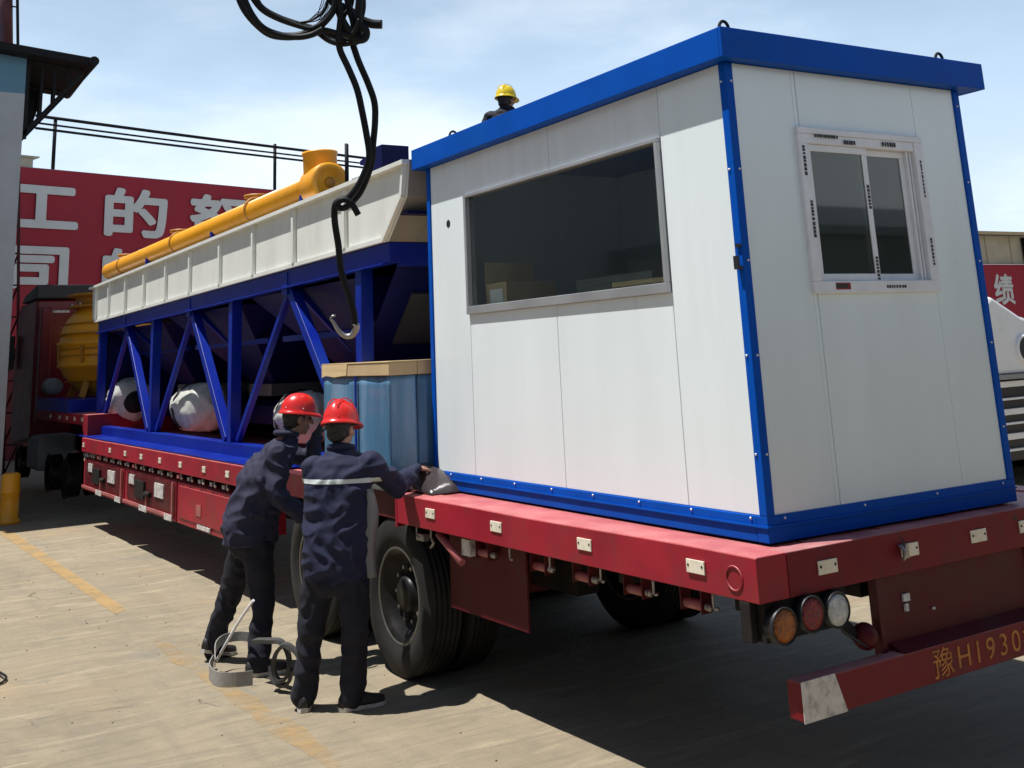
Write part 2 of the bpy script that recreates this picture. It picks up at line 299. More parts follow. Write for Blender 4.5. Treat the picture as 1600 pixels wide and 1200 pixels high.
def part(name, mb, material, parent, bevel=0., label=None, off=None, root=None):
    """a mesh child; shapes are written in the thing's own frame of measurement (OFF)"""
    r = root or parent; o_ = OFF.get(r.name, (0, 0, 0)) if off is None else off
    if r.name in OFF: OFF_child = OFF[r.name]
    o = link(name, mb.mesh(name, o_), material, parent); OFF[o.name] = o_
    if bevel: bv(o, bevel)
    if label: o['label'] = label
    return o
def bv(o, w, seg=2):
    b = o.modifiers.new('bevel', 'BEVEL'); b.width = w; b.segments = seg; b.limit_method = 'ANGLE'; b.angle_limit = math.radians(40)
def single(name, mb, material, label, cat, loc=(0, 0, 0), rz=0., group=None, off=None, bevel=0.):
    o = link(name, mb.mesh(name, tuple(loc) if off is None else off), material); o.location = loc; o.rotation_euler = (0, 0, rz)
    o['label'] = label; o['category'] = cat
    if group: o['group'] = group
    if bevel: bv(o, bevel)
    return o
def structure(name, mb, material):
    o = link(name, mb.mesh(name), material); o['kind'] = 'structure'; return o
# trailer frame: v across (0 = near side), u forward along the trailer, z up
TA = math.atan(.023); TO = V((-.232, -.16, 0))
def Tw(v, u, z=0): return V((TO.x + math.cos(TA) * v - math.sin(TA) * u, TO.y + math.sin(TA) * v + math.cos(TA) * u, z))
def tthing(name, label, cat, v, u, z, group=None):
    return thing(name, label, cat, Tw(v, u, z), TA, group, off=(v, u, z))
def text_mesh(body, size, thick=0., bold=0., sx=1., space=1.):
    """lettering as a mesh; bold strokes come from nine copies set slightly apart"""
    cu = bpy.data.curves.new('txt', 'FONT'); cu.body = body; cu.size = size; cu.extrude = thick; cu.align_x = 'CENTER'; cu.align_y = 'CENTER'; cu.space_character = space
    o = bpy.data.objects.new('txt', cu); col.objects.link(o)
    dg = bpy.context.evaluated_depsgraph_get(); me = bpy.data.meshes.new_from_object(o.evaluated_get(dg))
    bpy.data.objects.remove(o); bpy.data.curves.remove(cu); me.materials.clear()
    xs = [v.co.x for v in me.vertices]; ys = [v.co.y for v in me.vertices]; cx, cy = (max(xs) + min(xs)) / 2, (max(ys) + min(ys)) / 2
    for v in me.vertices: v.co.x = (v.co.x - cx) * sx; v.co.y -= cy
    if bold:
        vs = [v.co.copy() for v in me.vertices]; fs = [tuple(p.vertices) for p in me.polygons]; V_ = []; F_ = []
        for i, (dx, dy) in enumerate([(0, 0)] + [(math.cos(k * math.pi / 4), math.sin(k * math.pi / 4)) for k in range(8)]):
            o_ = len(V_); V_ += [c + V((dx * bold, dy * bold, .0006 * i * (1 + size))) for c in vs]; F_ += [tuple(j + o_ for j in f) for f in fs]
        bpy.data.meshes.remove(me); me = bpy.data.meshes.new('lettering'); me.from_pydata(V_, [], F_); me.update()
    return me
def text_part(name, body, size, loc, ex, ey, material, parent, thick=.004, bold=0., sx=1., off=None, label=None, space=1.):
    """ex, ey: directions of the text's x and y in the parent's frame; loc in the parent's frame of measurement"""
    me = text_mesh(body, size, thick, bold, sx, space); ex = V(ex).normalized(); ey = V(ey).normalized(); ez = ex.cross(ey)
    mm = Matrix((ex, ey, ez)).transposed(); of = V(off if off is not None else OFF.get(parent.name, (0, 0, 0))); l = V(loc) - of
    for v in me.vertices: v.co = mm @ v.co + l
    o = link(name, me, material, parent)
    if label: o['label'] = label
    return o

# ------------------------------------------------------------------ ground
g = MB(); S = 400; g.add([(-S, -S, 0), (S, -S, 0), (S, S, 0), (-S, S, 0)], [(0, 1, 2, 3)])
structure('ground', g, M['ground'])
g = MB(); g.add([(-1.29, 6.55, .004), (-1.17, 6.7, .004), (-1.30, 13, .004), (-1.46, 13, .004)], [(0, 1, 2, 3)])
structure('painted_line', g, M['line'])
g = MB(); ps = []
random.seed(5)
for i in range(31): y = -2 + 7.4 * i / 30; ps.append((-1.03 - .028 * (y + 2), y, random.uniform(.045, .10) * (1 if 0 < i < 30 else .2)))
g.add([(x - w, y, .004) for x, y, w in ps] + [(x + w, y, .004) for x, y, w in ps], [(i, i + 31, i + 32, i + 1) for i in range(30)])
structure('painted_line', g, M['line2'])

# ------------------------------------------------------------------ site cabin
CW, CL, CZ0, CZ1 = 1.70, 3.15, 1.13, 3.272
cab = thing('site_cabin', 'white panelled control cabin with blue steel edges and big side window on the trailer rear', 'cabin', (0, 0, CZ0))
def cpart(name, mb, m, bevel=0., label=None, parent=None): return part(name, mb, m, parent or cab, bevel, label)
# base channels
zb0, zb1 = CZ0 + .006, 1.245
for (a, b_) in (((0, CW), (0, .07)), ((0, CW), (CL - .07, CL))): cpart('base_channel', MB().box(a[0], a[1], b_[0], b_[1], zb0, zb1), M['cab_blue'], .004)
for x in (0, CW - .07): cpart('base_channel', MB().box(x + (.002 if x == 0 else -.002), x + .07, .072, CL - .072, zb0, zb1 - .001), M['cab_blue'], .004)
cpart('base_ridge', MB().box(-.008, .0, .0, CL, 1.198, 1.206), M['cab_blue']); cpart('base_ridge', MB().box(-.008, CW, -.008, -.0005, 1.198, 1.206), M['cab_blue'])
cpart('floor_plate', MB().box(.07, CW - .07, .07, CL - .07, zb1 - .04, zb1 - .02), M['interior'])
# posts: L angles with folded faces
for (x, y, sx, sy) in ((0, 0, 1, 1), (0, CL, 1, -1), (CW, 0, -1, 1), (CW, CL, -1, -1)):
    mb = MB(); a, b_ = sorted((x, x + sx * .048)); c, d = sorted((y, y + sy * .048)); mb.box(a, b_, c, d, zb1, CZ1)
    cpart('corner_post', mb, M['cab_blue'], .004)
sc_ = MB()
for z in [1.5 + .42 * i for i in range(5)]:
    for (x, y) in ((-.003, .03), (.03, -.003), (CW - .03, -.003)):
        sc_.sphere((x, y, z), (.006, .006, .006), 8, 5)
for i in range(8): sc_.sphere((-.003, .1 + .4 * i, 1.232), .006, 8, 5)
for i in range(4): sc_.sphere((.1 + .5 * i, -.003, 1.232), .006, 8, 5)
cpart('screw', sc_, M['screw'])['kind'] = 'stuff'
def panel(x0, x1, y0, y1, z0, z1, m='cab_white'): return cpart('wall_panel', MB().box(x0, x1, y0, y1, z0, z1), M[m], .003)
WT = .05; S0 = .010    # wall thickness, set-back from the post faces
wy0, wy1, wz0, wz1 = .535, 2.60, 2.232, 3.008
seam = .004
ys = [(.048, .53), (.53, 1.57), (1.57, 2.59), (2.59, CL - .048)]
for i, (a, b_) in enumerate(ys):
    if i in (0, 3): panel(S0, S0 + WT, a + seam / 2, b_ - seam / 2, zb1, CZ1)
    else:
        panel(S0, S0 + WT, a + seam / 2, b_ - seam / 2, zb1, wz0 - .0); panel(S0, S0 + WT, a + seam / 2, b_ - seam / 2, wz1, CZ1, 'cab_band')
rx0, rx1, rz0, rz1 = .432, 1.31, 2.197, 2.965
for i, (a, b_) in enumerate(((.048, .46), (.46, 1.312), (1.312, CW - .048))):
    if i == 1:
        panel(a + seam / 2, b_ - seam / 2, S0, S0 + WT, zb1, rz0); panel(a + seam / 2, b_ - seam / 2, S0, S0 + WT, rz1, CZ1)
    elif i == 0: panel(a, rx0, S0, S0 + WT, zb1, CZ1); panel(rx0 + .0005, b_ - seam / 2, S0, S0 + WT, zb1, rz0); panel(rx0 + .0005, b_ - seam / 2, S0, S0 + WT, rz1, CZ1)
    else: panel(b_ - (CW - .048 - 1.312), b_, S0, S0 + WT, zb1, CZ1)
panel(CW - S0 - WT, CW - S0, .048, CL - .048, zb1, CZ1); panel(.048, CW - .048, CL - S0 - WT, CL - S0, zb1, CZ1)
# big side window
wf = cpart('window_frame', MB().box(-.012, S0 + WT, wy0, wy1, wz0, wz0 + .05).box(-.012, S0 + WT, wy0, wy1, wz1 - .022, wz1).box(-.0115, S0 + WT - .001, wy0 + .001, wy0 + .03, wz0 + .05, wz1 - .022).box(-.0115, S0 + WT - .001, wy1 - .03, wy1 - .001, wz0 + .05, wz1 - .022), M['alu'], .003)
part('window_glass', MB().box(.022, .028, wy0 + .03, wy1 - .03, wz0 + .05, wz1 - .022), M['glass'], wf)
# rear sliding window in film-covered pvc
rf = cpart('sliding_window_frame', MB().box(rx0 - .012, rx1 + .012, -.014, S0 + WT, rz1 - .012, rz1 + .02).box(rx0 - .012, rx1 + .012, -.014, S0 + WT, rz0 - .012, rz0 + .045)
     .box(rx0 - .012, rx0 + .045, -.013, S0 + WT - .001, rz0 + .045, rz1 - .012).box(rx1 - .055, rx1 + .012, -.013, S0 + WT - .001, rz0 + .045, rz1 - .012)
     .box(rx0 + .045, rx1 - .055, -.008, S0 + WT - .004, rz1 - .06, rz1 - .012), M['pvc'], .004)
def sash(x0, x1, y, z0, z1, w=.035):
    s = part('sash', MB().box(x0, x1, y, y + .018, z0, z0 + w).box(x0, x1, y, y + .018, z1 - w, z1).box(x0, x0 + w, y + .0005, y + .0175, z0 + w, z1 - w).box(x1 - w, x1, y + .0005, y + .0175, z0 + w, z1 - w), M['pvc'], cab, .003)
    part('pane', MB().box(x0 + w, x1 - w, y + .006, y + .011, z0 + w, z1 - w), M['glass_g'], s); return s
xm = .885
sash(rx0 + .045, xm + .02, .004, rz0 + .045, rz1 - .06); sash(xm - .02, rx1 - .10, .026, rz0 + .045, rz1 - .06)
part('sash_stop', MB().box(rx1 - .10, rx1 - .085, .01, .045, rz0 + .045, rz1 - .06).box(rx1 - .075, rx1 - .06, .01, .045, rz0 + .045, rz1 - .06), M['pvc'], cab)
mb = MB(); mr = MB()
random.seed(3)
for (a, b_, z, h) in ((rx0 + .10, rx0 + .26, rz1 - .02, .016), (rx0 + .30, rx0 + .38, rz1 - .042, .02), (rx1 - .30, rx1 - .2, rz1 - .035, .022), (xm + .03, xm + .17, rz0 + .015, .014)):
    x = a
    while x < b_:
        w = random.uniform(.006, .016); mb.box(x, x + w, -.0155, -.0142, z - h / 2, z + h / 2); x += w + random.uniform(.003, .008)
for (x, z0, z1, h) in ((rx0 + .015, rz1 - .22, rz1 - .08, .016), (rx0 + .03, rz0 + .25, rz0 + .42, .016), (rx1 - .02, rz1 - .30, rz1 - .12, .01), (rx1 - .02, rz0 + .12, rz0 + .25, .014)):
    z = z0
    while z < z1:
        w = random.uniform(.008, .018); mb.box(x - h / 2, x + h / 2, -.0155, -.0142, z, z + w); z += w + random.uniform(.003, .008)
for (z0, z1) in ((rz0 + .05, rz0 + .16), (rz0 + .40, rz0 + .52)):
    z = z0
    while z < z1:
        w = random.uniform(.008, .018); mb.box(xm - .006, xm + .012, .0025, .0038, z, z + w); z += w + .005
mb.box(rx0 + .13, rx0 + .21, -.0157, -.0145, rz0 + .012, rz0 + .03); mr.box(rx0 + .13, rx0 + .23, -.0150, -.0142, rz0 + .004, rz0 + .036)
part('tape_print', mb, M['ink'], rf)['kind'] = 'stuff'; part('tape_print', mr, M['ink_red'], rf)
# roof: fascia gutter ring, soffit and deck
ox0, ox1, oy0, oy1 = -.075, CW + .135, -.075, CL + .075; fz0, fz1 = CZ1 + .0, CZ1 + .146; ft = .02
cpart('roof_fascia', MB().box(ox0, ox1, oy0, oy0 + ft, fz0, fz1), M['cab_blue'], .004); cpart('roof_fascia', MB().box(ox0, ox1, oy1 - ft, oy1, fz0, fz1), M['cab_blue'], .004)
cpart('roof_fascia', MB().box(ox0, ox0 + ft, oy0 + ft, oy1 - ft, fz0, fz1 - .001), M['cab_blue'], .003); cpart('roof_fascia', MB().box(ox1 - ft, ox1, oy0 + ft, oy1 - ft, fz0, fz1 - .001), M['cab_blue'], .003)
cpart('soffit', MB().box(ox0 + ft, ox1 - ft, oy0 + ft, oy1 - ft, fz0 + .003, fz0 + .02), M['cab_blue'])
cpart('roof_sheet', MB().box(ox0 + ft, ox1 - ft, oy0 + ft, oy1 - ft, fz1 - .05, fz1 - .03), M['cab_blue'])
for (x, y) in ((.0, -.02), (1.55, -.02), (0, 2.72), (1.55, 2.72)):
    mb = MB(); mb.tube([(x - .03, y, fz1 - .045), (x - .03, y, fz1 + .01), (x - .02, y, fz1 + .036), (x, y, fz1 + .046), (x + .02, y, fz1 + .036), (x + .03, y, fz1 + .01), (x + .03, y, fz1 - .045)], .008, 8, sub=3)
    cpart('lifting_eye', mb, M['dark_iron'])
cpart('cable_hole', MB().lathe((S0 + .001, 2.85, 2.85), (-1, 0, 0), [(0, .0), (.003, .0), (.003, .026), (.0, .026)], 20, False), M['black'])
cpart('latch', MB().box(-.03, -.001, .0, .03, 2.30, 2.315).box(-.03, -.02, .0, .03, 2.315, 2.36).box(-.012, -.001, .0, .03, 2.40, 2.415), M['black'])
# things inside the cabin, seen through the big window
t = thing('desk', 'dark control desk with pale top just inside the cabin side window', 'desk', (.65, .9, zb1 - .02))
part('desk_top', MB().box(.14, .66, .5, 1.2, 2.30, 2.325), M['wood'], t); part('cabinet', MB().box(.16, .64, .52, 1.18, zb1 - .018, 2.298), M['interior'], t)
t = thing('control_cabinet', 'light grey cabinet inside the cabin at the lower left of the big window', 'cabinet', (1.0, 1.9, zb1 - .02))
part('cabinet_body', MB().box(.62, 1.1, 1.45, 2.25, zb1 - .018, 2.42), M['grey_lt'], t, .006); part('cabinet_door', MB().box(.612, .6195, 1.48, 1.84, 1.35, 2.38), M['grey_lt'], t, .002); part('cabinet_door', MB().box(.612, .6195, 1.86, 2.22, 1.35, 2.38), M['grey_lt'], t, .002)
t = thing('cardboard_box', 'open cardboard carton behind the far end of the big cabin window', 'box', (.3, 2.3, zb1 - .02))
part('carton', MB().box(.12, .50, 2.30, 2.56, zb1 - .018, 2.42), M['card'], t, .003)
part('flap', MB().box(.12, .50, 2.558, 2.566, 2.42, 2.56), M['card'], t); part('paper_label', MB().box(.1165, .119, 2.34, 2.50, 2.1, 2.38), M['pvc'], t)

# ------------------------------------------------------------------ low-bed trailer
tr = tthing('lowbed_trailer', 'long red flatbed trailer carrying the white cabin and the blue batching bins', 'trailer', 0, 0, 0)
TW_ = 2.5; DZ = 1.13; RB = .955
def tp(name, mb, m, bevel=0., label=None, parent=None): return part(name, mb, M[m], parent or tr, bevel, label)
def wavy_rail(u0, u1, v0, v1, n):
    """side rail pressed from sheet, its top flange slightly dented"""
    mb = MB(); rings = []
    for i in range(n + 1):
        u = u0 + (u1 - u0) * i / n; d = .006 * noise.noise(V((u * .9, v0, 0))); e = .004 * noise.noise(V((u * 1.3, 5, 0)))
        dd = 0 if i in (0, n) else 1
        rings.append([V((v0 + e * dd, u, RB)), V((v1, u, RB)), V((v1, u, DZ)), V((v0 + .004 + e * dd, u, DZ + d * dd)), V((v0 + e * dd, u, DZ - .006 + d * dd))])
    mb.loft(rings, False); return mb
tp('side_rail', wavy_rail(.0, 3.24, 0, .17, 22), 'red', .003)
tp('side_rail', wavy_rail(6.0, 12.75, 0, .17, 30), 'red', .003)
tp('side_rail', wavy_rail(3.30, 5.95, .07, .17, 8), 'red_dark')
tp('side_rail', MB().box(TW_ - .17, TW_, .0, 12.75, RB, DZ), 'red', .004)
tp('rail_end', MB().box(-.0, .06, 3.245, 3.27, .93, DZ + .004), 'red', .003)
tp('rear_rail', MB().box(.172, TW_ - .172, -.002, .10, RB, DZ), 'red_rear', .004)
# deck planks
for i in range(9):
    v0 = .172 + i * (TW_ - .344) / 9; tp('deck_plank', MB().box(v0 + .003, v0 + (TW_ - .344) / 9 - .003, .102, 12.74, DZ - .045, DZ - .006 + .002 * (i % 2)), 'red')
for v in (.72, 1.62): tp('main_beam', MB().box(v, v + .16, 2.3, 12.7, .55, DZ - .05).box(v + .001, v + .159, .12, 2.299, .86, DZ - .051), 'chassis')
cb = MB()
for i in range(16): cb.box(.17, TW_ - .17, .25 + i * .82, .33 + i * .82, .86, DZ - .05)
tp('cross_member', cb, 'chassis')['kind'] = 'stuff'
# reflectors on the near side and the rear
def reflector(v, u, z, w, h, face='side', m='reflector'):
    if face == 'side': mb = MB().box(v - .006, v + .002, u - w / 2, u + w / 2, z - h / 2, z + h / 2)
    else: mb = MB().box(v - w / 2, v + w / 2, u - .008, u - .0005, z - h / 2, z + h / 2)
    r = tp('reflector', mb, m, .002)
    sp = MB(); sg = w * .38
    for q in (-sg, sg):
        if face == 'side': sp.lathe((v - .006, u + q, z + .004), (-1, 0, 0), [(0, .006), (.002, .005), (.002, 0)], 8)
        else: sp.lathe((v + q, u - .008, z + .004), (0, -1, 0), [(0, .006), (.002, .005), (.002, 0)], 8)
    part('rivet', sp, M['chassis'], r, root=tr)
for u in (2.782, 2.012, 1.181, .367): reflector(-.002, u, 1.052, .115, .055)
for u in (12.63, 11.12, 10.36, 9.63, 8.86, 8.10, 7.32, 6.63): reflector(-.002, u, 1.04, .10, .055)
for v in (.401, .93, 1.424, 1.80, 2.3): reflector(v, -.001, 1.046, .115, .055, 'rear')
tp('hook_bracket', MB().tube([(.86, -.003, 1.07), (.86, -.03, 1.06), (.86, -.035, 1.03), (.86, -.02, 1.015)], .008, 8, sub=3), 'steel'); tp('bracket_plate', MB().box(.875, .895, -.03, -.001, 1.02, 1.075), 'steel')
tp('socket_ring', MB().lathe((-.001, .135, 1.035), (-1, 0, 0), [(0, .052), (.004, .050), (.004, .044), (0, .042)], 28), 'red')
# winch rollers under the rail
for u, m_ in ((2.30, 'roller'), (1.72, 'roller'), (1.33, 'roller'), (.91, 'roller'), (.50, 'roller')):
    w = tp('strap_winch', MB().lathe((.10, u - .06, .868), (0, 1, 0), [(0, 0), (0, .022), (.13, .022), (.13, 0)], 16), m_)
    for q in (.07, -.066): part('winch_bracket', MB().box(.07, .13, u + q, u + q + .006, .84, .954), M['red_dark'], w, root=tr)
    part('ratchet', MB().lathe((.10, u - .095, .868), (0, 1, 0), [(0, 0), (0, .018), (.012, .018), (.012, .010), (.022, .010), (.022, .018), (.03, .018), (.03, 0)], 10), M['steel'], w, root=tr)
tp('pull_bar', MB().tube([(.05, 2.78, .93), (.05, 2.50, .80)], .022, 12), 'roller')
tp('loose_ratchet', MB().box(.06, .10, 3.0, 3.10, .86, .90).tube([(.08, 2.95, .90), (.08, 2.9, .86), (.08, 2.94, .83)], .01, 8), 'steel')
for u in (2.86, 1.95, 1.56, 1.12, .72, .32, 3.05):
    tp('rope_hook', MB().tube([(.04, u, .955), (.04, u, .90), (.04, u - .012, .885), (.04, u - .028, .892)], .006, 8, sub=3), 'steel')
tp('box_hanger', MB().box(.06, .12, 2.42, 2.52, .84, .93), 'refl_dirty')
for u in [6.7 + .36 * i for i in range(17)]:
    tp('rope_hook', MB().tube([(.02, u, .955), (.02, u, .915), (.02, u - .02, .90), (.02, u - .045, .915)], .009, 6, sub=2), 'steel'); tp('hook_clamp', MB().box(.01, .05, u + .05, u + .12, .90, .935), 'steel' if int(u * 10) % 3 else 'roller')
# mudflap and axle gear
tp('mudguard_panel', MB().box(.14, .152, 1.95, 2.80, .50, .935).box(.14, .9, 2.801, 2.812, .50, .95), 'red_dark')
for u in (3.42, 4.82):
    tp('axle', MB().lathe((.2, u, .485), (1, 0, 0), [(0, .0), (0, .07), (2.1, .07), (2.1, 0)], 14), 'chassis')
tp('suspension', MB().box(.74, .86, 2.9, 5.4, .50, .62).box(1.64, 1.76, 2.9, 5.4, .50, .62).box(.70, .90, 4.0, 4.25, .4, .85).box(1.6, 1.8, 4.0, 4.25, .4, .85), 'chassis')
for v in (1.2, 1.9): tp('air_tank', MB().lathe((v, 1.4, .75), (0, 1, 0), [(0, 0), (.02, .10), (.06, .13), (.6, .13), (.64, .10), (.66, 0)], 18), 'chassis')
def wheel(v, u, R=.485, W=.24, s=-1, parent=tr, rr=.29, z=None):
    z = R if z is None else z
    w = tp('wheel', MB().lathe((v, u, z), (s, 0, 0), [(-W * .35, rr - .02), (W * .30, rr - .025), (W * .42, rr + .005), (W * .42, rr - .012), (W * .30, rr - .045), (W * .12, rr - .08), (W * .02, rr - .14), (W * .04, .12), (W * .22, .11), (W * .30, .09), (W * .30, 0)], 36), 'rim', parent=parent)
    prof = [(-W * .40, rr), (-W / 2, rr + .04), (-W / 2 - .004, (rr + R) / 2), (-W * .46, R - .02), (-W * .40, R)]
    for k in range(-2, 3):
        q = k * W * .15
        prof += [(q - .008, R), (q - .005, R - .012), (q + .005, R - .012), (q + .008, R)]
    prof += [(W * .40, R), (W * .46, R - .02), (W / 2 + .004, (rr + R) / 2), (W / 2 + .002, rr + .06), (W / 2 - .006, rr + .045), (W * .44, rr + .01), (W * .40, rr)]
    part('tyre', MB().lathe((v, u, z), (s, 0, 0), prof, 56), M['rubber'], w, root=tr)
    part('rim_edge', MB().lathe((v, u, z), (s, 0, 0), [(W * .38, rr - .014), (W * .435, rr - .008), (W * .445, rr + .002), (W * .43, rr + .008)], 48), M['rim_edge'], w, root=tr)
    nb = MB()
    for k in range(10):
        a = 2 * math.pi * k / 10; nb.lathe((v + s * W * .05, u + .165 * math.cos(a), z + .165 * math.sin(a)), (s, 0, 0), [(0, .014), (.028, .013), (.028, 0)], 6, False)
    part('wheel_nut', nb, M['steel'], w, root=tr)
    return w
for u in (3.42, 4.84):
    wheel(.19, u); wheel(.47, u, s=1); wheel(TW_ - .19, u, s=1); wheel(TW_ - .47, u, s=-1)
# tool boxes and side guards forward of the wheels
for (a, b_) in ((6.62, 8.30), (8.36, 10.46), (10.52, 12.72)):
    r = tp('tool_box', MB().box(.035, .55, a, b_, .47, .86), 'red', .006)
    if a < 7:
        part('door_panel', MB().box(.025, .034, a + .05, b_ - .08, .53, .83), M['red'], r, .003, root=tr)
        part('sticker', MB().box(.019, .0245, a + .85, a + 1.0, .60, .70), M['roller'], r, root=tr)
        part('plate', MB().box(.015, .0245, a + .55, a + .95, .49, .525), M['refl_dirty'], r, root=tr)
    else:
        part('recess', MB().box(.026, .034, a + .12, b_ - .12, .56, .84), M['red_dark'], r, root=tr)
        fr = part('guard_rail', MB().box(.005, .025, a + .02, b_ - .02, .50, .53).box(.005, .025, a + .03, a + .07, .53, .85).box(.005, .0245, (a + b_) / 2, (a + b_) / 2 + .03, .53, .66), M['roller'], r, root=tr)
        for (c0, c1) in ((a + .02, a + .30), (a + 1.0, a + 1.32)):
            part('reflective_mark', MB().box(.0, .0048, c0, c1, .475, .535), M['refl_dirty'], r, root=tr)
        part('valve', MB().box(.0, .022, a + 1.15, a + 1.55, .60, .78).tube([(.01, a + .9, .66), (.01, a + 1.1, .66)], .03, 8), M['chassis'], r, root=tr)
        part('sign_plate', MB().box(.012, .0255, a + .4, a + .75, .66, .80).box(.012, .0255, a + 1.62, a + 1.85, .72, .82), M['refl_dirty'], r, root=tr)
# gooseneck
tp('gooseneck', MB().prism([(12.75, .95), (12.75, 1.42), (16.6, 1.42), (16.6, 1.28), (13.1, 1.28), (12.9, 1.1)], 0, .06, TW_ - .06), 'red', .004)
for u in (13.1, 13.6, 14.15, 14.7, 15.4): reflector(.06, u, 1.35, .10, .05)
tp('gooseneck_beam', MB().box(.6, 1.9, 12.75, 16.6, 1.05, 1.28), 'red_dark')
# rear: lamps, centre plate, under-run bumper
lb = tp('lamp_housing', MB().box(.04, .52, .02, .10, .80, .954).box(.0, .035, .06, .12, .80, .953), 'chassis', .004)
for (v, z, mname) in ((.10, .865, 'amber'), (.262, .885, 'redlens'), (.412, .878, 'clear')):
    l = tp('tail_lamp', MB().lathe((v, .02, z), (0, -1, 0), [(0, 0), (0, .072), (.05, .072), (.054, .068), (.045, .064), (.045, 0)], 28), 'black')
    part('lens', MB().lathe((v, -.022, z), (0, -1, 0), [(0, .063), (.008, .060), (.014, .042), (.016, 0)], 28), M[mname], l, root=tr)
for (v0, s_) in ((TW_ - .10, 1), (TW_ - .262, 1), (TW_ - .412, 1)):
    l = tp('tail_lamp', MB().lathe((v0, .02, .88), (0, -1, 0), [(0, 0), (0, .078), (.05, .078), (.054, .072), (.045, .068), (.045, 0)], 20), 'black')
    part('lens', MB().lathe((v0, -.022, .88), (0, -1, 0), [(0, .067), (.008, .064), (.016, 0)], 20), M['redlens'], l, root=tr)
tp('lamp_bracket', MB().tube([(.45, .05, .86), (.52, .05, .80), (.60, .05, .73)], .022, 8).beam((.5, .04, .80), (.62, .04, .70), .03, .03), 'chassis')
tp('lamp_guard_ball', MB().sphere((.62, .03, .735), .055), 'red_dark')
tp('wiring', MB().tube([(.48, .0, .93), (.50, -.005, .85), (.44, -.005, .80), (.53, 0, .74), (.60, 0, .70)], .006, 6, sub=4), 'black')
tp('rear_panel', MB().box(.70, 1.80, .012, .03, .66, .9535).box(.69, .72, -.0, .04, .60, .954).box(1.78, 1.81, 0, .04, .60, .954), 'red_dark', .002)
for q in ((.86, .90, .84, .87), (.865, .885, .80, .83), (1.05, 1.06, .78, .79)): tp('light_lug', MB().box(q[0], q[1], .0, .011, q[2], q[3]), 'clear')
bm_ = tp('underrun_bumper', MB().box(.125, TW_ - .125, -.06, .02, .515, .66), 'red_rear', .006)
part('ledge', MB().prism([(-.062, .6605), (.012, .6605), (.0118, .69)], 0, .75, 1.75), M['red_dark'], bm_, root=tr)
part('reflective_end', MB().prism([(.123, .513), (.37, .513), (.315, .662), (.123, .662)], 1, -.0635, -.0605), M['refl_dirty'], bm_, root=tr)
part('reflective_end', MB().prism([(TW_ - .37, .513), (TW_ - .123, .513), (TW_ - .123, .662), (TW_ - .315, .662)], 1, -.0635, -.0605), M['refl_dirty'], bm_, root=tr)
for ch, v in (('豫', .99), ('H', 1.135), ('1', 1.235), ('9', 1.325), ('3', 1.42), ('0', 1.515), ('挂', 1.635)):
    text_part('plate_character', ch, .128, (v, -.0615, .588), (1, 0, 0), (0, 0, 1), M['plate_txt'], bm_, .0010, 0, 1.12, off=(0, 0, 0))['kind'] = 'stuff'
for v in (.75, 1.7): tp('bumper_strut', MB().box(v, v + .07, .02, .10, .52, .95), 'red_dark')

# ------------------------------------------------------------------ batching bins on the blue frame
def zt(u): return 3.275 - .0165 * (u - 3)
def zb(u): return 2.762 - .0148 * (u - 3.3)
MS = 1.0659
def mthing(name, label, cat, at_, off, group=None):
    t = thing(name, label, cat, Tw(*at_), TA, group, off=off); t.scale = (MS, MS, MS); return t
hp = mthing('aggregate_batching_machine', 'cream bin shell on a deep blue trussed frame, ahead of the cabin', 'machine', (.231, 3.43, 1.074), (.01, 3, 1.13))
def hpp(name, mb, m, bevel=0., label=None, parent=None): return part(name, mb, M[m], parent or hp, bevel, label, root=hp)
U0, U1 = 2.99, 12.55; HV = 2.12
prof = [(U0, zt(U0)), (U0 + .045, 3.035), (3.33, zb(3.33))] + [(u, zb(u)) for u in (6, 9, 12.3)] + [(12.5, 2.70), (U1, zt(U1))]
for v0 in (.01, HV - .012): hpp('bin_side', MB().prism(prof, 0, v0, v0 + .012), 'hop_white')
# end plates follow the folded profile
def strip(prof_, v0, v1, th):
    mb = MB()
    for (a, b_) in zip(prof_[:-1], prof_[1:]):
        mb.add([(v0, a[0], a[1]), (v1, a[0], a[1]), (v1, b_[0], b_[1]), (v0, b_[0], b_[1]), (v0, a[0] + th, a[1]), (v1, a[0] + th, a[1]), (v1, b_[0] + th, b_[1]), (v0, b_[0] + th, b_[1])],
               [(0, 1, 2, 3), (7, 6, 5, 4), (0, 4, 5, 1), (1, 5, 6, 2), (2, 6, 7, 3), (3, 7, 4, 0)])
    return mb
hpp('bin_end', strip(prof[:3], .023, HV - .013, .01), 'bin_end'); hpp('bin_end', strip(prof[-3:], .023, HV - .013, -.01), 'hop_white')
ribs = [4.01, 5.03, 6.0, 6.94, 7.92, 8.82, 9.74, 10.62, 11.5, 12.25]
for u in ribs: hpp('bin_rib', MB().box(-.022, .009, u - .022, u + .022, zb(u) + .032, zt(u) - .034), 'hop_white')
hpp('bin_edge_rib', MB().beam((-.008, U0 + .03, zt(U0) - .03), (-.008, U0 + .07, 3.04), .03, .03).beam((-.008, U0 + .07, 3.04), (-.008, 3.36, zb(3.36) + .01), .03, .03), 'hop_white')
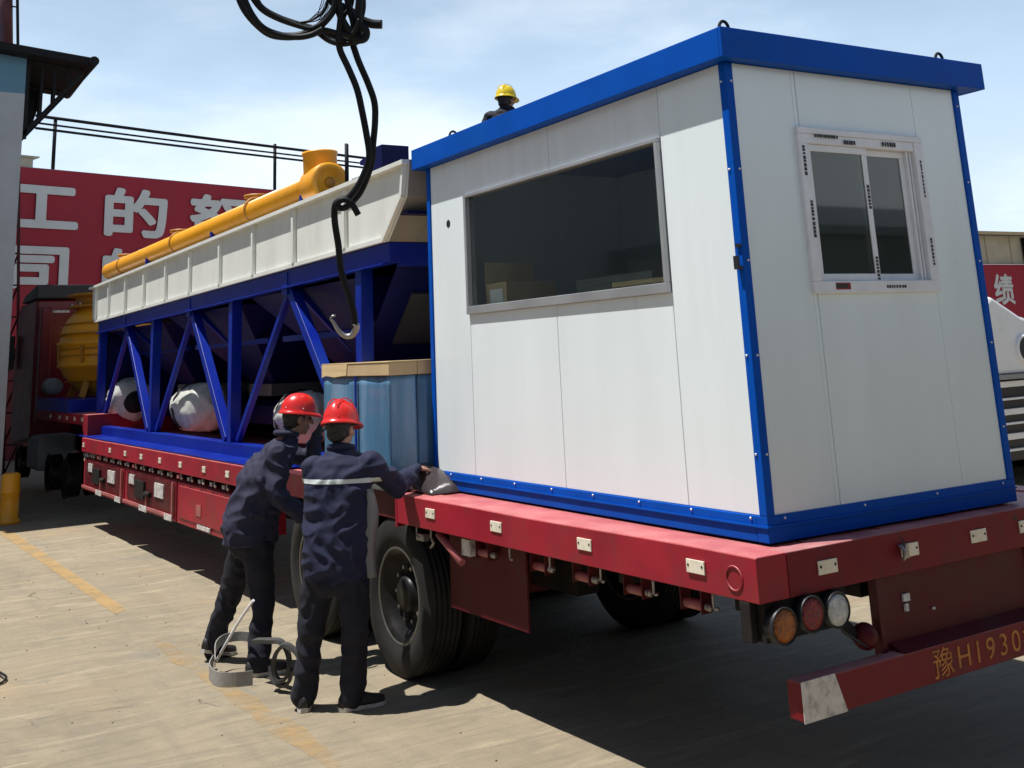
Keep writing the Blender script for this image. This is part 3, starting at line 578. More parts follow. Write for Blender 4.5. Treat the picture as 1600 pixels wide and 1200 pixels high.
for (fz, dz, w) in ((zt, -.034, .054), (zb, .0, .024)):
    for v0, v1 in ((.01 - w, .0095), (HV + .0005, HV + w)):
        a, b_ = (U0 - .01, U1 + .01) if fz is zt else (3.34, 12.3)
        hpp('bin_flange', MB().add([(v0, a, fz(a) + dz), (v1, a, fz(a) + dz), (v1, a, fz(a) + dz + .03), (v0, a, fz(a) + dz + .03), (v0, b_, fz(b_) + dz), (v1, b_, fz(b_) + dz), (v1, b_, fz(b_) + dz + .03), (v0, b_, fz(b_) + dz + .03)],
                              [(0, 1, 2, 3), (7, 6, 5, 4), (0, 4, 5, 1), (1, 5, 6, 2), (2, 6, 7, 3), (3, 7, 4, 0)]), 'hop_white')
hpp('bin_grid', MB().box(.025, HV - .013, U0 + .06, U1 - .06, 2.92, 2.94), 'hop_blue_d')
# upper beam
def taper_beam(v0, v1, a, b_, d0, d1):
    return MB().add([(v0, a, zb(a) + d0), (v1, a, zb(a) + d0), (v1, a, zb(a) + d1), (v0, a, zb(a) + d1), (v0, b_, zb(b_) + d0), (v1, b_, zb(b_) + d0), (v1, b_, zb(b_) + d1), (v0, b_, zb(b_) + d1)],
                    [(0, 1, 2, 3), (7, 6, 5, 4), (0, 4, 5, 1), (1, 5, 6, 2), (2, 6, 7, 3), (3, 7, 4, 0)])
ND = U0 + .35
for v0 in (.03, HV - .13): hpp('top_beam', taper_beam(v0, v0 + .10, ND, 12.2, -.14, -.002), 'hop_blue', .004)
hpp('top_beam_lip', taper_beam(.0, .0295, ND + .05, 12.2, -.15, -.138), 'hop_blue')
for v0 in (.02, HV - .14): hpp('base_beam', MB().box(v0, v0 + .12, 3.84, 12.2, 1.188, 1.305), 'hop_blue', .005)
hpp('base_skirt', MB().box(-.195, .0195, 5.0, 12.25, 1.188, 1.20), 'hop_blue', .003)
def yy(u, d): return zb(u) + d
for v0 in (.03, HV - .13):
    for u in (3.87, 6.72, 9.47, 12.13): hpp('frame_post', MB().box(v0 + .002, v0 + .098, u - .05, u + .05, 1.306, yy(u, -.141)), 'hop_blue', .003)
    vc = v0 + .05
    for ua, un, uf in ((5.31, 4.02, 6.62), (8.05, 6.86, 9.36), (10.75, 9.60, 12.02)):
        za = yy(ua, -.16)
        hpp('frame_brace', MB().beam((vc, ua - .04, za), (vc, un, 1.32), .085, .085), 'hop_blue', .003)
        hpp('frame_brace', MB().beam((vc + .012, ua + .04, za), (vc + .012, uf, 1.32), .05, .05), 'hop_blue', .003)
        hpp('gusset', MB().box(v0 - .008, v0 - .001, ua - .06, ua + .06, yy(ua, -.20), yy(ua, -.02)), 'hop_blue')
# bins hanging inside the frame: inverted pyramids with gates
for ua in (5.31, 8.05, 10.75):
    for du in (-.0,):
        zt_ = yy(ua, -.15); a, b_ = ua - 1.22, ua + 1.22
        top = [V((.16, a, zt_)), V((HV - .16, a, zt_)), V((HV - .16, b_, zt_)), V((.16, b_, zt_))]
        bot = [V((.85, ua - .3, 1.78)), V((1.5, ua - .3, 1.78)), V((1.5, ua + .3, 1.78)), V((.85, ua + .3, 1.78))]
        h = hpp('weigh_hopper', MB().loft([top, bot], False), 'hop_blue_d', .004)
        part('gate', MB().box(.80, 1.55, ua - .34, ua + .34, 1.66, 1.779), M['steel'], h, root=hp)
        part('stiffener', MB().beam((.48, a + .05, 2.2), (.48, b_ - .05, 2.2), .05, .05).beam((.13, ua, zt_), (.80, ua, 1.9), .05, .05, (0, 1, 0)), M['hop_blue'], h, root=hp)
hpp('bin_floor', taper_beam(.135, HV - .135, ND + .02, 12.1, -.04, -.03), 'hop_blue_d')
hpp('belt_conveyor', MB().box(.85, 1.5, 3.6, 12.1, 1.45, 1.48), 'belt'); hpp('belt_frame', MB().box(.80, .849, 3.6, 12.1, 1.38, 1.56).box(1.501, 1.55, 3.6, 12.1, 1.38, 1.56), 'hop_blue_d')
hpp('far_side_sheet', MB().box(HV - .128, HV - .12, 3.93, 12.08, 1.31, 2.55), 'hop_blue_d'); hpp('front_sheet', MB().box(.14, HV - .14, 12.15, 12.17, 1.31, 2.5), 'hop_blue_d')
# near end: sloping blue chute sheet and a bracket on top
hpp('end_beam', MB().box(.131, HV - .131, ND, ND + .10, 2.60, zb(ND) - .004), 'hop_blue', .003)
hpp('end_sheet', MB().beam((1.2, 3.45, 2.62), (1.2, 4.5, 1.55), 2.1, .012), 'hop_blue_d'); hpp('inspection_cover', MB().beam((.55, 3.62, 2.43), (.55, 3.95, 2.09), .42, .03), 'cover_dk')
hpp('top_bracket', MB().box(.12, .34, 3.62, 3.64, 3.27, 3.50).box(.12, .14, 3.64, 3.80, 3.27, 3.50), 'hop_blue_d', .002)
hpp('bracket_foot', MB().prism([(3.8, 3.36), (4.0, 3.41), (4.0, 3.44), (3.8, 3.47)], 0, .12, .16).box(.05, .40, 3.5, 4.0, 3.27, 3.30), 'hop_blue_d')
hpp('walk_beam', MB().box(.10, .18, 3.3, 5.2, 3.20, 3.30), 'hop_blue_d')
for u in (4.25,): hpp('stay_rod', MB().tube([(.12, u, 3.28), (.12, u, 3.62)], .014, 8), 'dark_iron')
# motors wrapped in woven bags, standing on the frame base
def bag(label, v, u, L, R, seed, m='bag'):
    mb = MB(); nu, nv_ = 40, 26; vs = []; fs = []
    for j in range(nv_ + 1):
        s_ = j / nv_; e = (1 - abs(2 * s_ - 1) ** 5) ** .5 if 0 < s_ < 1 else .0
        e = max(e, .02)
        for i in range(nu):
            a = 2 * math.pi * i / nu; r = R * e * (1 - .07 * abs(noise.noise(V((math.cos(a) * 3.2, math.sin(a) * 3.2, s_ * 5 + seed)))) * 2 + .15 * noise.noise(V((math.cos(a) * 2, math.sin(a) * 2, s_ * 3 + seed))) + .05 * noise.noise(V((math.cos(a) * 9, math.sin(a) * 9, s_ * 7 + seed))))
            zz = r * math.sin(a) + R * .92; zz = max(zz, .004 * (1 + math.sin(a * 5)))
            vs.append((v + r * math.cos(a), u + (s_ - .5) * L + .02 * noise.noise(V((a, s_ * 6, seed))), DZ + .18 + zz))
    for j in range(nv_):
        for i in range(nu): fs.append((j * nu + i, j * nu + (i + 1) % nu, (j + 1) * nu + (i + 1) % nu, (j + 1) * nu + i))
    mb.add(vs, fs, True)
    t = mthing('wrapped_motor', label, 'wrapped motor', (.668, -3.524 + (u + 3.524) * MS, 1.266), (v, u, DZ + .18), 'motors wrapped in white woven bags')
    part('woven_wrap', mb, M[m], t)
    part('tie_cord', MB().tube([(v + R * 1.0 * math.cos(a), u + L * .18, DZ + .18 + max(.01, R * .92 + R * 1.01 * math.sin(a))) for a in [i * math.pi / 8 for i in range(17)]], .012, 6), M['black'], t)
    if u > 11: part('motor_end', MB().lathe((v, u - L / 2 - .05, DZ + .18 + R * .9), (0, 1, 0), [(0, 0), (0, R * .40), (.1, R * .5), (.2, R * .5)], 20), M['dark_iron'], t)
bag('white wrapped motor in the frame bay farthest from the cabin, beside the yellow tank', .30, 12.0, .66, .30, 1.3)
bag('white wrapped motor in the middle bay of the blue frame', .36, 8.85, .95, .265, 4.1)
bag('white wrapped motor half hidden behind the worker with the rounded red helmet', .36, 5.85, .7, .225, 7.7)

# yellow feed pipe lying on the bins
yp = mthing('yellow_pipe', 'long yellow steel pipe lying along the top edge of the cream bins', 'pipe', (.369, 8.972, 3.387), (.14, 8.2, 3.3))
def zp(u): return 3.425 - .0150 * (u - 3.6)
part('tube', MB().lathe((.14, 4.75, zp(4.62) - .025), (0, 1, -.0110), [(0, 0), (0, .106), (7.4, .106), (7.46, .085), (7.46, 0)], 28), M['yellow'], yp)
part('end_cover', MB().lathe((.14, 4.62, 3.375), (0, 1, -.015), [(0, 0), (0, .11), (-.012, .115), (-.012, .160), (.02, .165), (.25, .165), (.27, .155), (.27, .08)], 36), M['yellow'], yp)
part('cover_boss', MB().lathe((.14, 4.60, 3.375), (0, 1, -.015), [(0, 0), (0, .035), (.02, .045), (.02, 0)], 24), M['yellow_d'], yp)
part('inlet_stub', MB().lathe((.14, 4.80, 3.38), (-.03, .03, 1), [(0, .138), (.24, .138), (.25, .146), (.268, .146), (.268, .132), (.22, .12), (.22, .0)], 36), M['yellow'], yp)
for u in (6.35, 8.85, 11.3):
    c = part('joint_collar', MB().lathe((.14, u, zp(u)), (0, 1, -.015), [(-.012, .10), (-.012, .12), (.012, .12), (.012, .10)], 28), M['yellow_d'], yp)
    part('top_port', MB().lathe((.20, u + .12, zp(u) + .075), (0, 0, 1), [(0, .10), (.05, .10), (.05, .13), (.075, .13), (.075, 0)], 24), M['yellow_d'], yp)
part('saddle', MB().box(.05, .23, 5.0, 5.05, 3.24, 3.36).box(.05, .23, 7.4, 7.45, 3.2, 3.33).box(.05, .23, 9.9, 9.95, 3.16, 3.29), M['hop_blue'], yp)

# blue film-wrapped crate with a cardboard lid
def crate(label, cx0, cx1, cu0, cu1, z1, torn):
    cr = tthing('wrapped_crate', label, 'crate', (cx0 + cx1) / 2, (cu0 + cu1) / 2, DZ)
    nU = 60; per = []; rings = []; mb = MB()
    for i in range(nU):
        t_ = i / nU * 4; k = int(t_); f = t_ - k
        per.append([(cx0 + (cx1 - cx0) * f, cu0), (cx1, cu0 + (cu1 - cu0) * f), (cx1 - (cx1 - cx0) * f, cu1), (cx0, cu1 - (cu1 - cu0) * f)][k])
    cxm, cum = (cx0 + cx1) / 2, (cu0 + cu1) / 2
    for j in range(13):
        z = DZ + (z1 - .09 - DZ) * j / 12; rr_ = []
        for (a, b_) in per:
            d = .012 * noise.noise(V((a * 3, b_ * 3, z * .8))) + .006 * noise.noise(V((a * 11, b_ * 11, z * 2)))
            rr_.append(V((a + d * (1 if a > cxm else -1), b_ + d * (1 if b_ > cum else -1), z)))
        rings.append(rr_)
    mb.loft(rings); part('film_wrap', mb, M['film'], cr)
    lid = part('cardboard_lid', MB().box(cx0 - .012, cx1 + .005, cu0 - .02, cu1 + .02, z1 - .087, z1), M['card'], cr, .004)
    part('lid_sheet', MB().box(cx0 - .016, cx1 + .006, cu0 - .025, cu1 + .025, z1 + .0005, z1 + .007), M['wood'], lid, root=cr)
    if torn:
        part('torn_lit_flap', MB().prism([(cu1 - .42, z1 - .08), (cu1 - .2, z1 - .092), (cu1 - .05, z1 - .08), (cu1 + .025, z1 - .094), (cu1 + .025, z1 - .002), (cu1 - .44, z1 - .001)], 0, cx0 - .0175, cx0 - .0125), M['wood'], lid, root=cr, label='torn cardboard strip at the far corner, sunlit tone painted in')  # paler board paints in the sunlit end of the lid
        part('strapping_band', MB().box(cx0 - .018, cx0 - .012, 3.86, 3.885, DZ, z1 - .09), M['hop_blue'], cr)
crate('upright blue film-wrapped crate with torn cardboard lid, nearest the deck edge beside the cabin', .02, .215, 3.36, 4.45, 1.955, True)
crate('blue film-wrapped crate standing just behind the slim one, hidden mostly by the cabin', .235, 1.3, 3.36, 4.27, 1.955, False)

# folded dark sheet at the edge of the deck under the worker's hand
mb = MB(); rings = []
for i in range(14):
    s_ = i / 13; u = 4.0 - s_ * 1.05; h = .17 * math.sin(math.pi * min(1, s_ * .9 + .12)) ** .6; rings.append([V((.10 + .35 * k / 8, u, DZ + .01 + h * math.sin(math.pi * (k / 8) * .9 + .25))) for k in range(9)] + [V((.45 - .35 * k / 8, u, DZ + .002)) for k in range(9)])
mb.loft(rings)
sh = tthing('rubber_sheet', 'dark glossy sheet folded over the deck edge under the worker\'s outstretched hand', 'sheet', .25, 3.5, DZ)
part('folded_sheet', mb, M['tarp'], sh)

# ------------------------------------------------------------------ far factory wall with the slogan banner
TH = math.radians(17); BO = V((3.197, 27.23, 0))
def bthing(name, label, cat, s_, d, z, group=None):
    e = V((math.cos(TH), math.sin(TH), 0)); n = V((-math.sin(TH), math.cos(TH), 0))
    return thing(name, label, cat, BO + e * s_ + n * d + V((0, 0, z)), TH, group, off=(s_, d, z))
fb = bthing('factory_building', 'long red factory block behind the trailer with the slogan banner', 'building', 0, .1, 0)
part('wall', MB().box(-9, 20, .1, 9, 0, 7.1), M['brick_wall'], fb)
part('parapet', MB().box(-9.05, 20.05, .0, 9.05, 7.1, 7.16), M['grey_pl'], fb)
part('roof_hut', MB().box(-3.2, -2.62, .5, 2, 7.16, 7.50).box(-3.3, -2.5, .4, 2.1, 7.50, 7.54), M['beige_roof'], fb)
for k in range(5): part('buttress', MB().box(-8 + k * 5.3, -7.8 + k * 5.3, -.04, .099, 0, 2.4), M['brick_wall'], fb)
bn = bthing('slogan_banner', 'huge dark red banner with two rows of white Chinese characters', 'banner', 0, 0, 2.6)
bcl = MB(); nx, nz_b = 90, 24
def slack(x, z): return -.045 + .018 * noise.noise(V((x * .55, z * .5, 3))) + .010 * noise.noise(V((x * 2.1, z * .8, 7)))
bcl.add([(-6.6 + 14.2 * i / nx, slack(-6.6 + 14.2 * i / nx, 2.6 + 4.54 * j / nz_b), 2.6 + 4.54 * j / nz_b) for j in range(nz_b + 1) for i in range(nx + 1)], [(j * (nx + 1) + i, j * (nx + 1) + i + 1, (j + 1) * (nx + 1) + i + 1, (j + 1) * (nx + 1) + i) for j in range(nz_b) for i in range(nx)], True)
part('banner_cloth', bcl, M['banner'], bn); part('banner_backing', MB().box(-6.6, 7.6, -.012, -.002, 2.6, 7.14), M['brick_wall'], bn)
def banner_char(ch, s_, z, h, b, sx=1.55, parent=bn, d=-.082, nm='banner_character'):
    return text_part(nm, ch, h, (s_, d, z), (1, 0, 0), (0, 0, 1), M['letter'], parent, .004, .040 * h, sx)
for i, ch in enumerate('员工的努力'): banner_char(ch, -5.25 + 2.65 * i, 6.15, 1.35, 0)
for i, ch in enumerate('公司的业绩'): banner_char(ch, -5.3 + 2.65 * i, 4.55, 1.28, 0)
pr_ = bthing('roof_pipe_rack', 'thin black pipes on posts running along the roof above the red banner', 'pipe rack', 0, .2, 7.16)
for z, r in ((8.57, .045), (8.38, .028), (8.24, .035)):
    part('rack_pipe', MB().tube([(-2.75, .2, z), (3, .2, z - .03), (12, .2, z)], r, 8, sub=3), M['dark_iron'], pr_)
for s_, z1 in ((-2.2, 8.6), (4.85, 8.65), (7.75, 8.95), (11, 8.6)):
    part('rack_post', MB().tube([(s_, .25, 7.16), (s_, .25, z1)], .05, 8), M['dark_iron'], pr_)

# left workshop with its steel awning
lw = thing('workshop_building', 'pale grey panelled workshop at the left edge with a blue band', 'building', (-1.34, 13.9, 0))
part('wall', MB().box(-11, -1.34, 13.9, 26, 0, 6.14), M['wall_g'], lw); part('upper_band', MB().box(-11, -1.341, 13.901, 26, 6.1405, 6.75), M['wall_b'], lw)
for k in range(14): part('panel_rib', MB().box(-1.9 - k * .65, -1.88 - k * .65, 13.88, 13.899, 0, 6.7), M['wall_g'], lw)
for k in range(0): w = part('window', MB().box(-4.2 - k * 2, -3.1 - k * 2, 13.86, 13.899, 3.0, 4.4), M['alu'], lw); part('pane', MB().box(-4.12 - k * 2, -3.18 - k * 2, 13.85, 13.859, 3.08, 4.32), M['grille'], w, root=lw)
aw = part('awning', MB().prism([(-3.6, 7.02), (-.44, 6.72), (-.40, 6.60), (-.52, 6.61), (-3.6, 6.92)], 1, 13.6, 15.9), M['dark_iron'], lw)
part('rolled_edge', MB().tube([(-.42, 13.55, 6.66), (-.42, 14.8, 6.68), (-.42, 15.95, 6.66)], .075, 10), M['dark_iron'], aw, root=lw)
for k in range(2):
    y = 13.95 + k * 1.6
    b = part('awning_bracket', MB().beam((-.50, y, 6.58), (-1.33, y, 5.52), .06, .05, (0, 1, 0)).beam((-1.33, y, 6.70), (-.50, y, 6.62), .05, .05, (0, 1, 0)).beam((-.72, y, 6.6), (-.72, y, 6.33), .035, .035, (0, 1, 0)).beam((-.92, y, 6.6), (-.92, y, 6.07), .035, .035, (0, 1, 0)).beam((-1.1, y, 6.6), (-1.1, y, 5.82), .035, .035, (0, 1, 0)).beam((-1.31, y, 6.7), (-1.31, y, 5.45), .06, .06, (0, 1, 0)), M['dark_iron'], lw)
    if k: part('infill_sheet', MB().prism([(-1.33, 5.5), (-1.0, 6.0), (-.84, 6.62), (-1.33, 6.65)], 1, y + .04, y + .06), M['dark_iron'], b, root=lw)
# gantry leg behind the workshop
gm = thing('gantry_leg', 'dark maroon lattice gantry leg rising at the left edge behind the grey workshop', 'gantry', at(16, 745, 21))
def bar(nm, p, q, w, m='maroon_iron', par=None): return part(nm, MB().beam(p, q, w, w), M[m], par or gm)
A0, A1, B0_, B1 = at(30, 196, 21), at(27, 745, 21), at(12, 196, 21), at(4, 745, 21)
bar('leg_post', A0, A1, .05); bar('leg_post', B0_, B1, .07)
for k in range(11):
    t0, t1 = k / 11, (k + 1) / 11; bar('lattice_bar', A0.lerp(A1, t0), B0_.lerp(B1, t1), .03); bar('lattice_bar', B0_.lerp(B1, t1), A0.lerp(A1, t1), .03)
part('top_column', MB().tube([at(8, -30, 21), at(9, 74, 21)], .13, 14), M['maroon_iron'], gm)
bar('stay', at(27, -20, 21), at(28, 76, 21), .05, 'dark_iron'); bar('stay_link', at(18, 10, 21), at(27, 11, 21), .03, 'dark_iron')
part('rear_column', MB().beam(at(-14, 196, 22.6), at(-22, 760, 22.6), .6, .6), M['maroon_iron'], gm)

# tractor unit ahead of the trailer, mostly in shade
tk = tthing('truck_tractor', 'dark red truck tractor coupled to the far end of the trailer', 'truck', 1.2, 18.2, 0)
def tkp(nm, mb, m, bevel=0.): return part(nm, mb, M[m], tk, bevel)
tkp('cab', MB().prism([(17.3, .95), (19.3, .75), (19.4, 2.0), (19.2, 3.1), (18.9, 3.25), (17.3, 3.25)], 0, .08, 2.42), 'truck_red', .04)
tkp('roof_fairing', MB().prism([(17.2, 3.26), (18.7, 3.26), (18.4, 3.38), (17.2, 3.50)], 0, .05, 2.45), 'black', .02)
tkp('rear_window', MB().box(.6, 1.9, 17.285, 17.299, 2.3, 2.9), 'grille'); tkp('cab_lamp', MB().box(.25, .62, 17.27, 17.284, 3.02, 3.06).box(.25, .28, 17.27, 17.284, 2.86, 3.019), 'clear')
tkp('chassis', MB().box(.75, .95, 13.6, 19.2, .72, .98).box(1.55, 1.75, 13.6, 19.2, .72, .98), 'chassis'); tkp('fuel_tank', MB().box(.1, .7, 16.6, 17.6, .45, 1.0), 'grey_pl', .05)
tkp('side_mirror', MB().box(-.12, .04, 19.1, 19.2, 2.1, 2.7), 'black', .01); tkp('air_intake', MB().box(.12, .30, 17.0, 17.25, 1.2, 3.1), 'truck_red', .02)
for u in (14.4, 15.72): wheel(.22, u, parent=tk); wheel(.5, u, s=1, parent=tk); wheel(2.28, u, s=1, parent=tk)
wheel(.22, 18.6, parent=tk); wheel(2.28, 18.6, s=1, parent=tk)
# yellow barrel-shaped mixer bolted on a blue bed on the gooseneck
yt = tthing('yellow_mixer', 'round banded yellow tank on the gooseneck beside the red truck cab', 'tank', 1.0, 15.6, 1.42)
c = (1.0, 15.6, 0)
part('barrel', MB().lathe(c, (0, 0, 1), [(1.62, 0), (1.62, .46), (1.76, .56), (1.92, .72), (2.06, .80), (2.08, .84), (2.12, .84), (2.14, .81), (2.4, .83), (2.42, .86), (2.46, .86), (2.48, .82), (2.68, .79), (2.84, .70), (2.94, .60), (3.0, .55)], 48), M['yellow'], yt)
part('top_flange', MB().lathe(c, (0, 0, 1), [(3.0, .55), (3.0, .70), (3.04, .70), (3.06, .58), (3.18, .62), (3.18, .74), (3.22, .74), (3.22, 0)], 36), M['yellow_d'], yt)
for k in range(14):
    a = k * math.pi / 7; part('flange_bolt', MB().lathe((c[0] + .66 * math.cos(a), c[1] + .66 * math.sin(a), 3.04), (0, 0, 1), [(0, .022), (.03, .022), (.03, 0)], 6, False), M['steel'], yt)
for z in (1.84, 2.24, 2.34, 2.58, 2.74): part('drum_band', MB().lathe(c, (0, 0, 1), [(z, .62 if z < 1.9 or z > 2.7 else .80), (z, .845 if 2 < z < 2.6 else (.70 if z < 2 else .79)), (z + .022, .845 if 2 < z < 2.6 else (.72 if z < 2 else .78)), (z + .022, .6)], 48), M['yellow_d'], yt)
for k in range(8):
    a = k * math.pi / 4; ca, sa = math.cos(a), math.sin(a); part('drum_rib', MB().beam((c[0] + .83 * ca, c[1] + .83 * sa, 2.14), (c[0] + .85 * ca, c[1] + .85 * sa, 2.40), .03, .05, (ca, sa, 0)), M['yellow_d'], yt)
for a in (.8, 2.3, 3.9, 5.5): part('leg', MB().beam((c[0] + .78 * math.cos(a), c[1] + .78 * math.sin(a), 1.6), (c[0] + .62 * math.cos(a), c[1] + .62 * math.sin(a), 1.95), .09, .09), M['yellow_d'], yt)
part('bed', MB().box(.04, 2.3, 13.95, 16.5, 1.424, 1.60), M['hop_blue'], yt, .004)
part('drive_motor', MB().lathe((.3, 16.75, 1.78), (0, 1, 0), [(-.3, 0), (-.3, .12), (-.1, .14), (.2, .14), (.25, .08), (.25, 0)], 20), M['grey_pl'], yt)
# yellow bollard at the left
single('yellow_bollard', MB().lathe((-1.235, 13.75, 0), (0, 0, 1), [(0, 0), (0, .15), (.05, .15), (.06, .125), (.40, .125), (.41, .132), (.44, .132), (.45, .125), (.64, .125), (.67, .09), (.67, 0)], 24), M['yellow'], 'short orange-yellow bollard on the ground at the left edge', 'bollard', (-1.235, 13.75, 0))

# right side: shed with its own banner, white truck
sh_ = thing('roadside_shed', 'beige corrugated shed with a red banner seen past the cabin on the right', 'shed', (29, 17, 0))
part('wall', MB().box(23, 38, 17.0, 24, 0, 3.8), M['shed'], sh_); cl = MB()
part('eave', MB().prism([(16.6, 4.70), (24, 5.6), (24, 5.7), (16.5, 4.78)], 0, 22.6, 38.4), M['beige_roof'], sh_)
for k in range(26): part('cladding_sheet', MB().box(23.02 + k * .575, 23.02 + k * .575 + .565, 16.93 + .03 * (k % 2), 16.999, 3.87, 4.69), M['beige_roof'], sh_)
part('down_pipe', MB().tube([(27.0, 16.85, 0), (27.0, 16.85, 4.65)], .06, 8), M['dark_iron'], sh_)
b2 = thing('side_banner', 'dark red banner with a white Chinese character beyond the right edge of the cabin', 'banner', (25, 16.9, 2.0))
part('banner_cloth', MB().box(23.1, 31, 16.84, 16.87, 1.2, 3.85), M['banner'], b2)
for ch, x in (('业', 24.5), ('绩', 25.72), ('！', 29.3)):
    if ch != '！': text_part('banner_character', ch, .92, (x, 16.836, 3.13), (1, 0, 0), (0, 0, 1), M['letter'], b2, .003, .022)
wt = thing('parked_truck', 'white parked truck with black slatted grille just right of the cabin', 'truck', (10.6, 6.5, 0))
part('cab', MB().prism([(9.15, 1.42), (9.18, 2.3), (9.35, 2.42), (9.9, 2.15), (10.6, 1.98), (12.2, 1.98), (12.3, 1.42)], 1, 5.5, 8.5), M['truck_white'], wt, .05)
part('trim', MB().box(9.18, 12.3, 5.46, 8.4, 1.36, 1.419), M['grey_pl'], wt)
part('lower_body', MB().box(9.22, 12.2, 5.62, 8.4, .35, 1.359), M['grille'], wt, .01)
for k, z in enumerate((1.26, 1.10, .92, .80, .62, .48)): part('grille_bar', MB().box(9.2, 12.2, 5.54, 5.615, z, z + (.07 if k % 2 == 0 else .025)), M['truck_white'], wt)
l = part('headlamp', MB().lathe((9.88, 5.505, 1.72), (0, -1, 0), [(0, .19), (.04, .19), (.05, .16), (.02, .15)], 28), M['truck_white'], wt); part('lamp_glass', MB().lathe((9.88, 5.505, 1.72), (0, -1, 0), [(.018, .15), (.03, .1), (.035, 0)], 24), M['black'], l, root=wt)
for x in (9.5, 11.9): 
    w_ = part('wheel', MB().lathe((x, 7.2, .48), (1, 0, 0), [(-.12, 0), (-.12, .29), (.12, .29), (.12, 0)], 24), M['rim'], wt); part('tyre', MB().lathe((x, 7.2, .48), (1, 0, 0), [(-.12, .28), (-.13, .4), (-.10, .48), (.10, .48), (.13, .4), (.12, .28)], 32), M['rubber'], w_, root=wt)

# buildings of the yard behind the photographer and at the sides (they close the yard and show in the window glass)
def hall(label, x0, x1, y0, y1, h, front):
    t = thing('warehouse', label, 'warehouse', ((x0 + x1) / 2, (y0 + y1) / 2, 0))
    part('wall', MB().box(x0, x1, y0, y1, 0, h), M['shed'], t)
    part('roof', MB().prism([(y0 - .4, h), ((y0 + y1) / 2, h + 1.2), (y1 + .4, h), (y1 + .4, h + .12), ((y0 + y1) / 2, h + 1.35), (y0 - .4, h + .12)], 0, x0 - .3, x1 + .3), M['shed_roof'], t)
    n_ = int((x1 - x0) / 5)
    for k in range(n_):
        xa = x0 + 1.2 + k * (x1 - x0) / n_
        if front == 'y1':
            f = part('window', MB().box(xa, xa + 2.4, y1 + .0005, y1 + .05, h * .55, h * .8), M['alu'], t)
            part('pane', MB().box(xa + .08, xa + 2.32, y1 + .051, y1 + .06, h * .55 + .08, h * .8 - .08), M['grille'], f, root=t)
    return t
hall('long grey warehouse behind the photographer, seen reflected in the rear window', -22, 30, -18, -6.8, 3.3, 'y1')  # out of view, placed close to cut light bounced off the ground
hall('grey side hall left of the yard, seen reflected in the big cabin window', -26, -15, -8, 34, 7.0, 'x1')
hall('grey hall far to the right of the yard', 33, 44, -12, 12, 6.5, 'x0')

# ------------------------------------------------------------------ people
def union_mesh(mb, voxel, name, smooth=4, fold=None):
    me = mb.mesh(name + '_raw'); o = bpy.data.objects.new('tmp', me); col.objects.link(o)
    r = o.modifiers.new('r', 'REMESH'); r.mode = 'VOXEL'; r.voxel_size = voxel; r.use_smooth_shade = True
    sm = o.modifiers.new('s', 'SMOOTH'); sm.factor = .5; sm.iterations = smooth
    dg = bpy.context.evaluated_depsgraph_get(); out = bpy.data.meshes.new_from_object(o.evaluated_get(dg)); bpy.data.objects.remove(o); bpy.data.meshes.remove(me); out.name = name
    if fold:
        amp, sc3 = fold
        ns = [v.normal.copy() for v in out.vertices]
        for v, n in zip(out.vertices, ns):
            p = v.co; q = V((p.x * sc3[0], p.y * sc3[1], p.z * sc3[2]))
            w = V((noise.noise(q * .6), noise.noise(q * .6 + V((9, 0, 0))), 0)) * 1.2
            f = 1 - abs(noise.noise(q + w)) * 2.2; g_ = noise.noise(q * 2.3 + w)
            v.co = p + n * (amp * (f - .55) + amp * .35 * g_)
    out.polygons.foreach_set('use_smooth', [True] * len(out.polygons)); out.update(); return out
def limb(mb, pts, radii, n=14):
    """tapered capsule chain: overlapping, closed pieces for a later union"""
    for (p, q, a, b) in zip(pts[:-1], pts[1:], radii[:-1], radii[1:]):
        p, q = V(p), V(q); k = 4; mb.tube([p.lerp(q, i / k) for i in range(k + 1)], [a + (b - a) * i / k for i in range(k + 1)], n)
    for p, r in zip(pts, radii): mb.sphere(p, r * 1.0, 14, 10)
def slab(mb, rows, n=20):
    """rows: (centre, side vector, half width, front vector, half depth)"""
    rings = []
    for c, sv, hw, fv, hd in rows:
        ring = []
        for k in range(n):
            t = 2 * math.pi * k / n; ct, st = math.cos(t), math.sin(t)
            ring.append(V(c) + V(sv) * hw * (abs(ct) ** .8) * (1 if ct > 0 else -1) + V(fv) * hd * (abs(st) ** .85) * (1 if st > 0 else -1))
        rings.append(ring)
    mb.loft(rings)
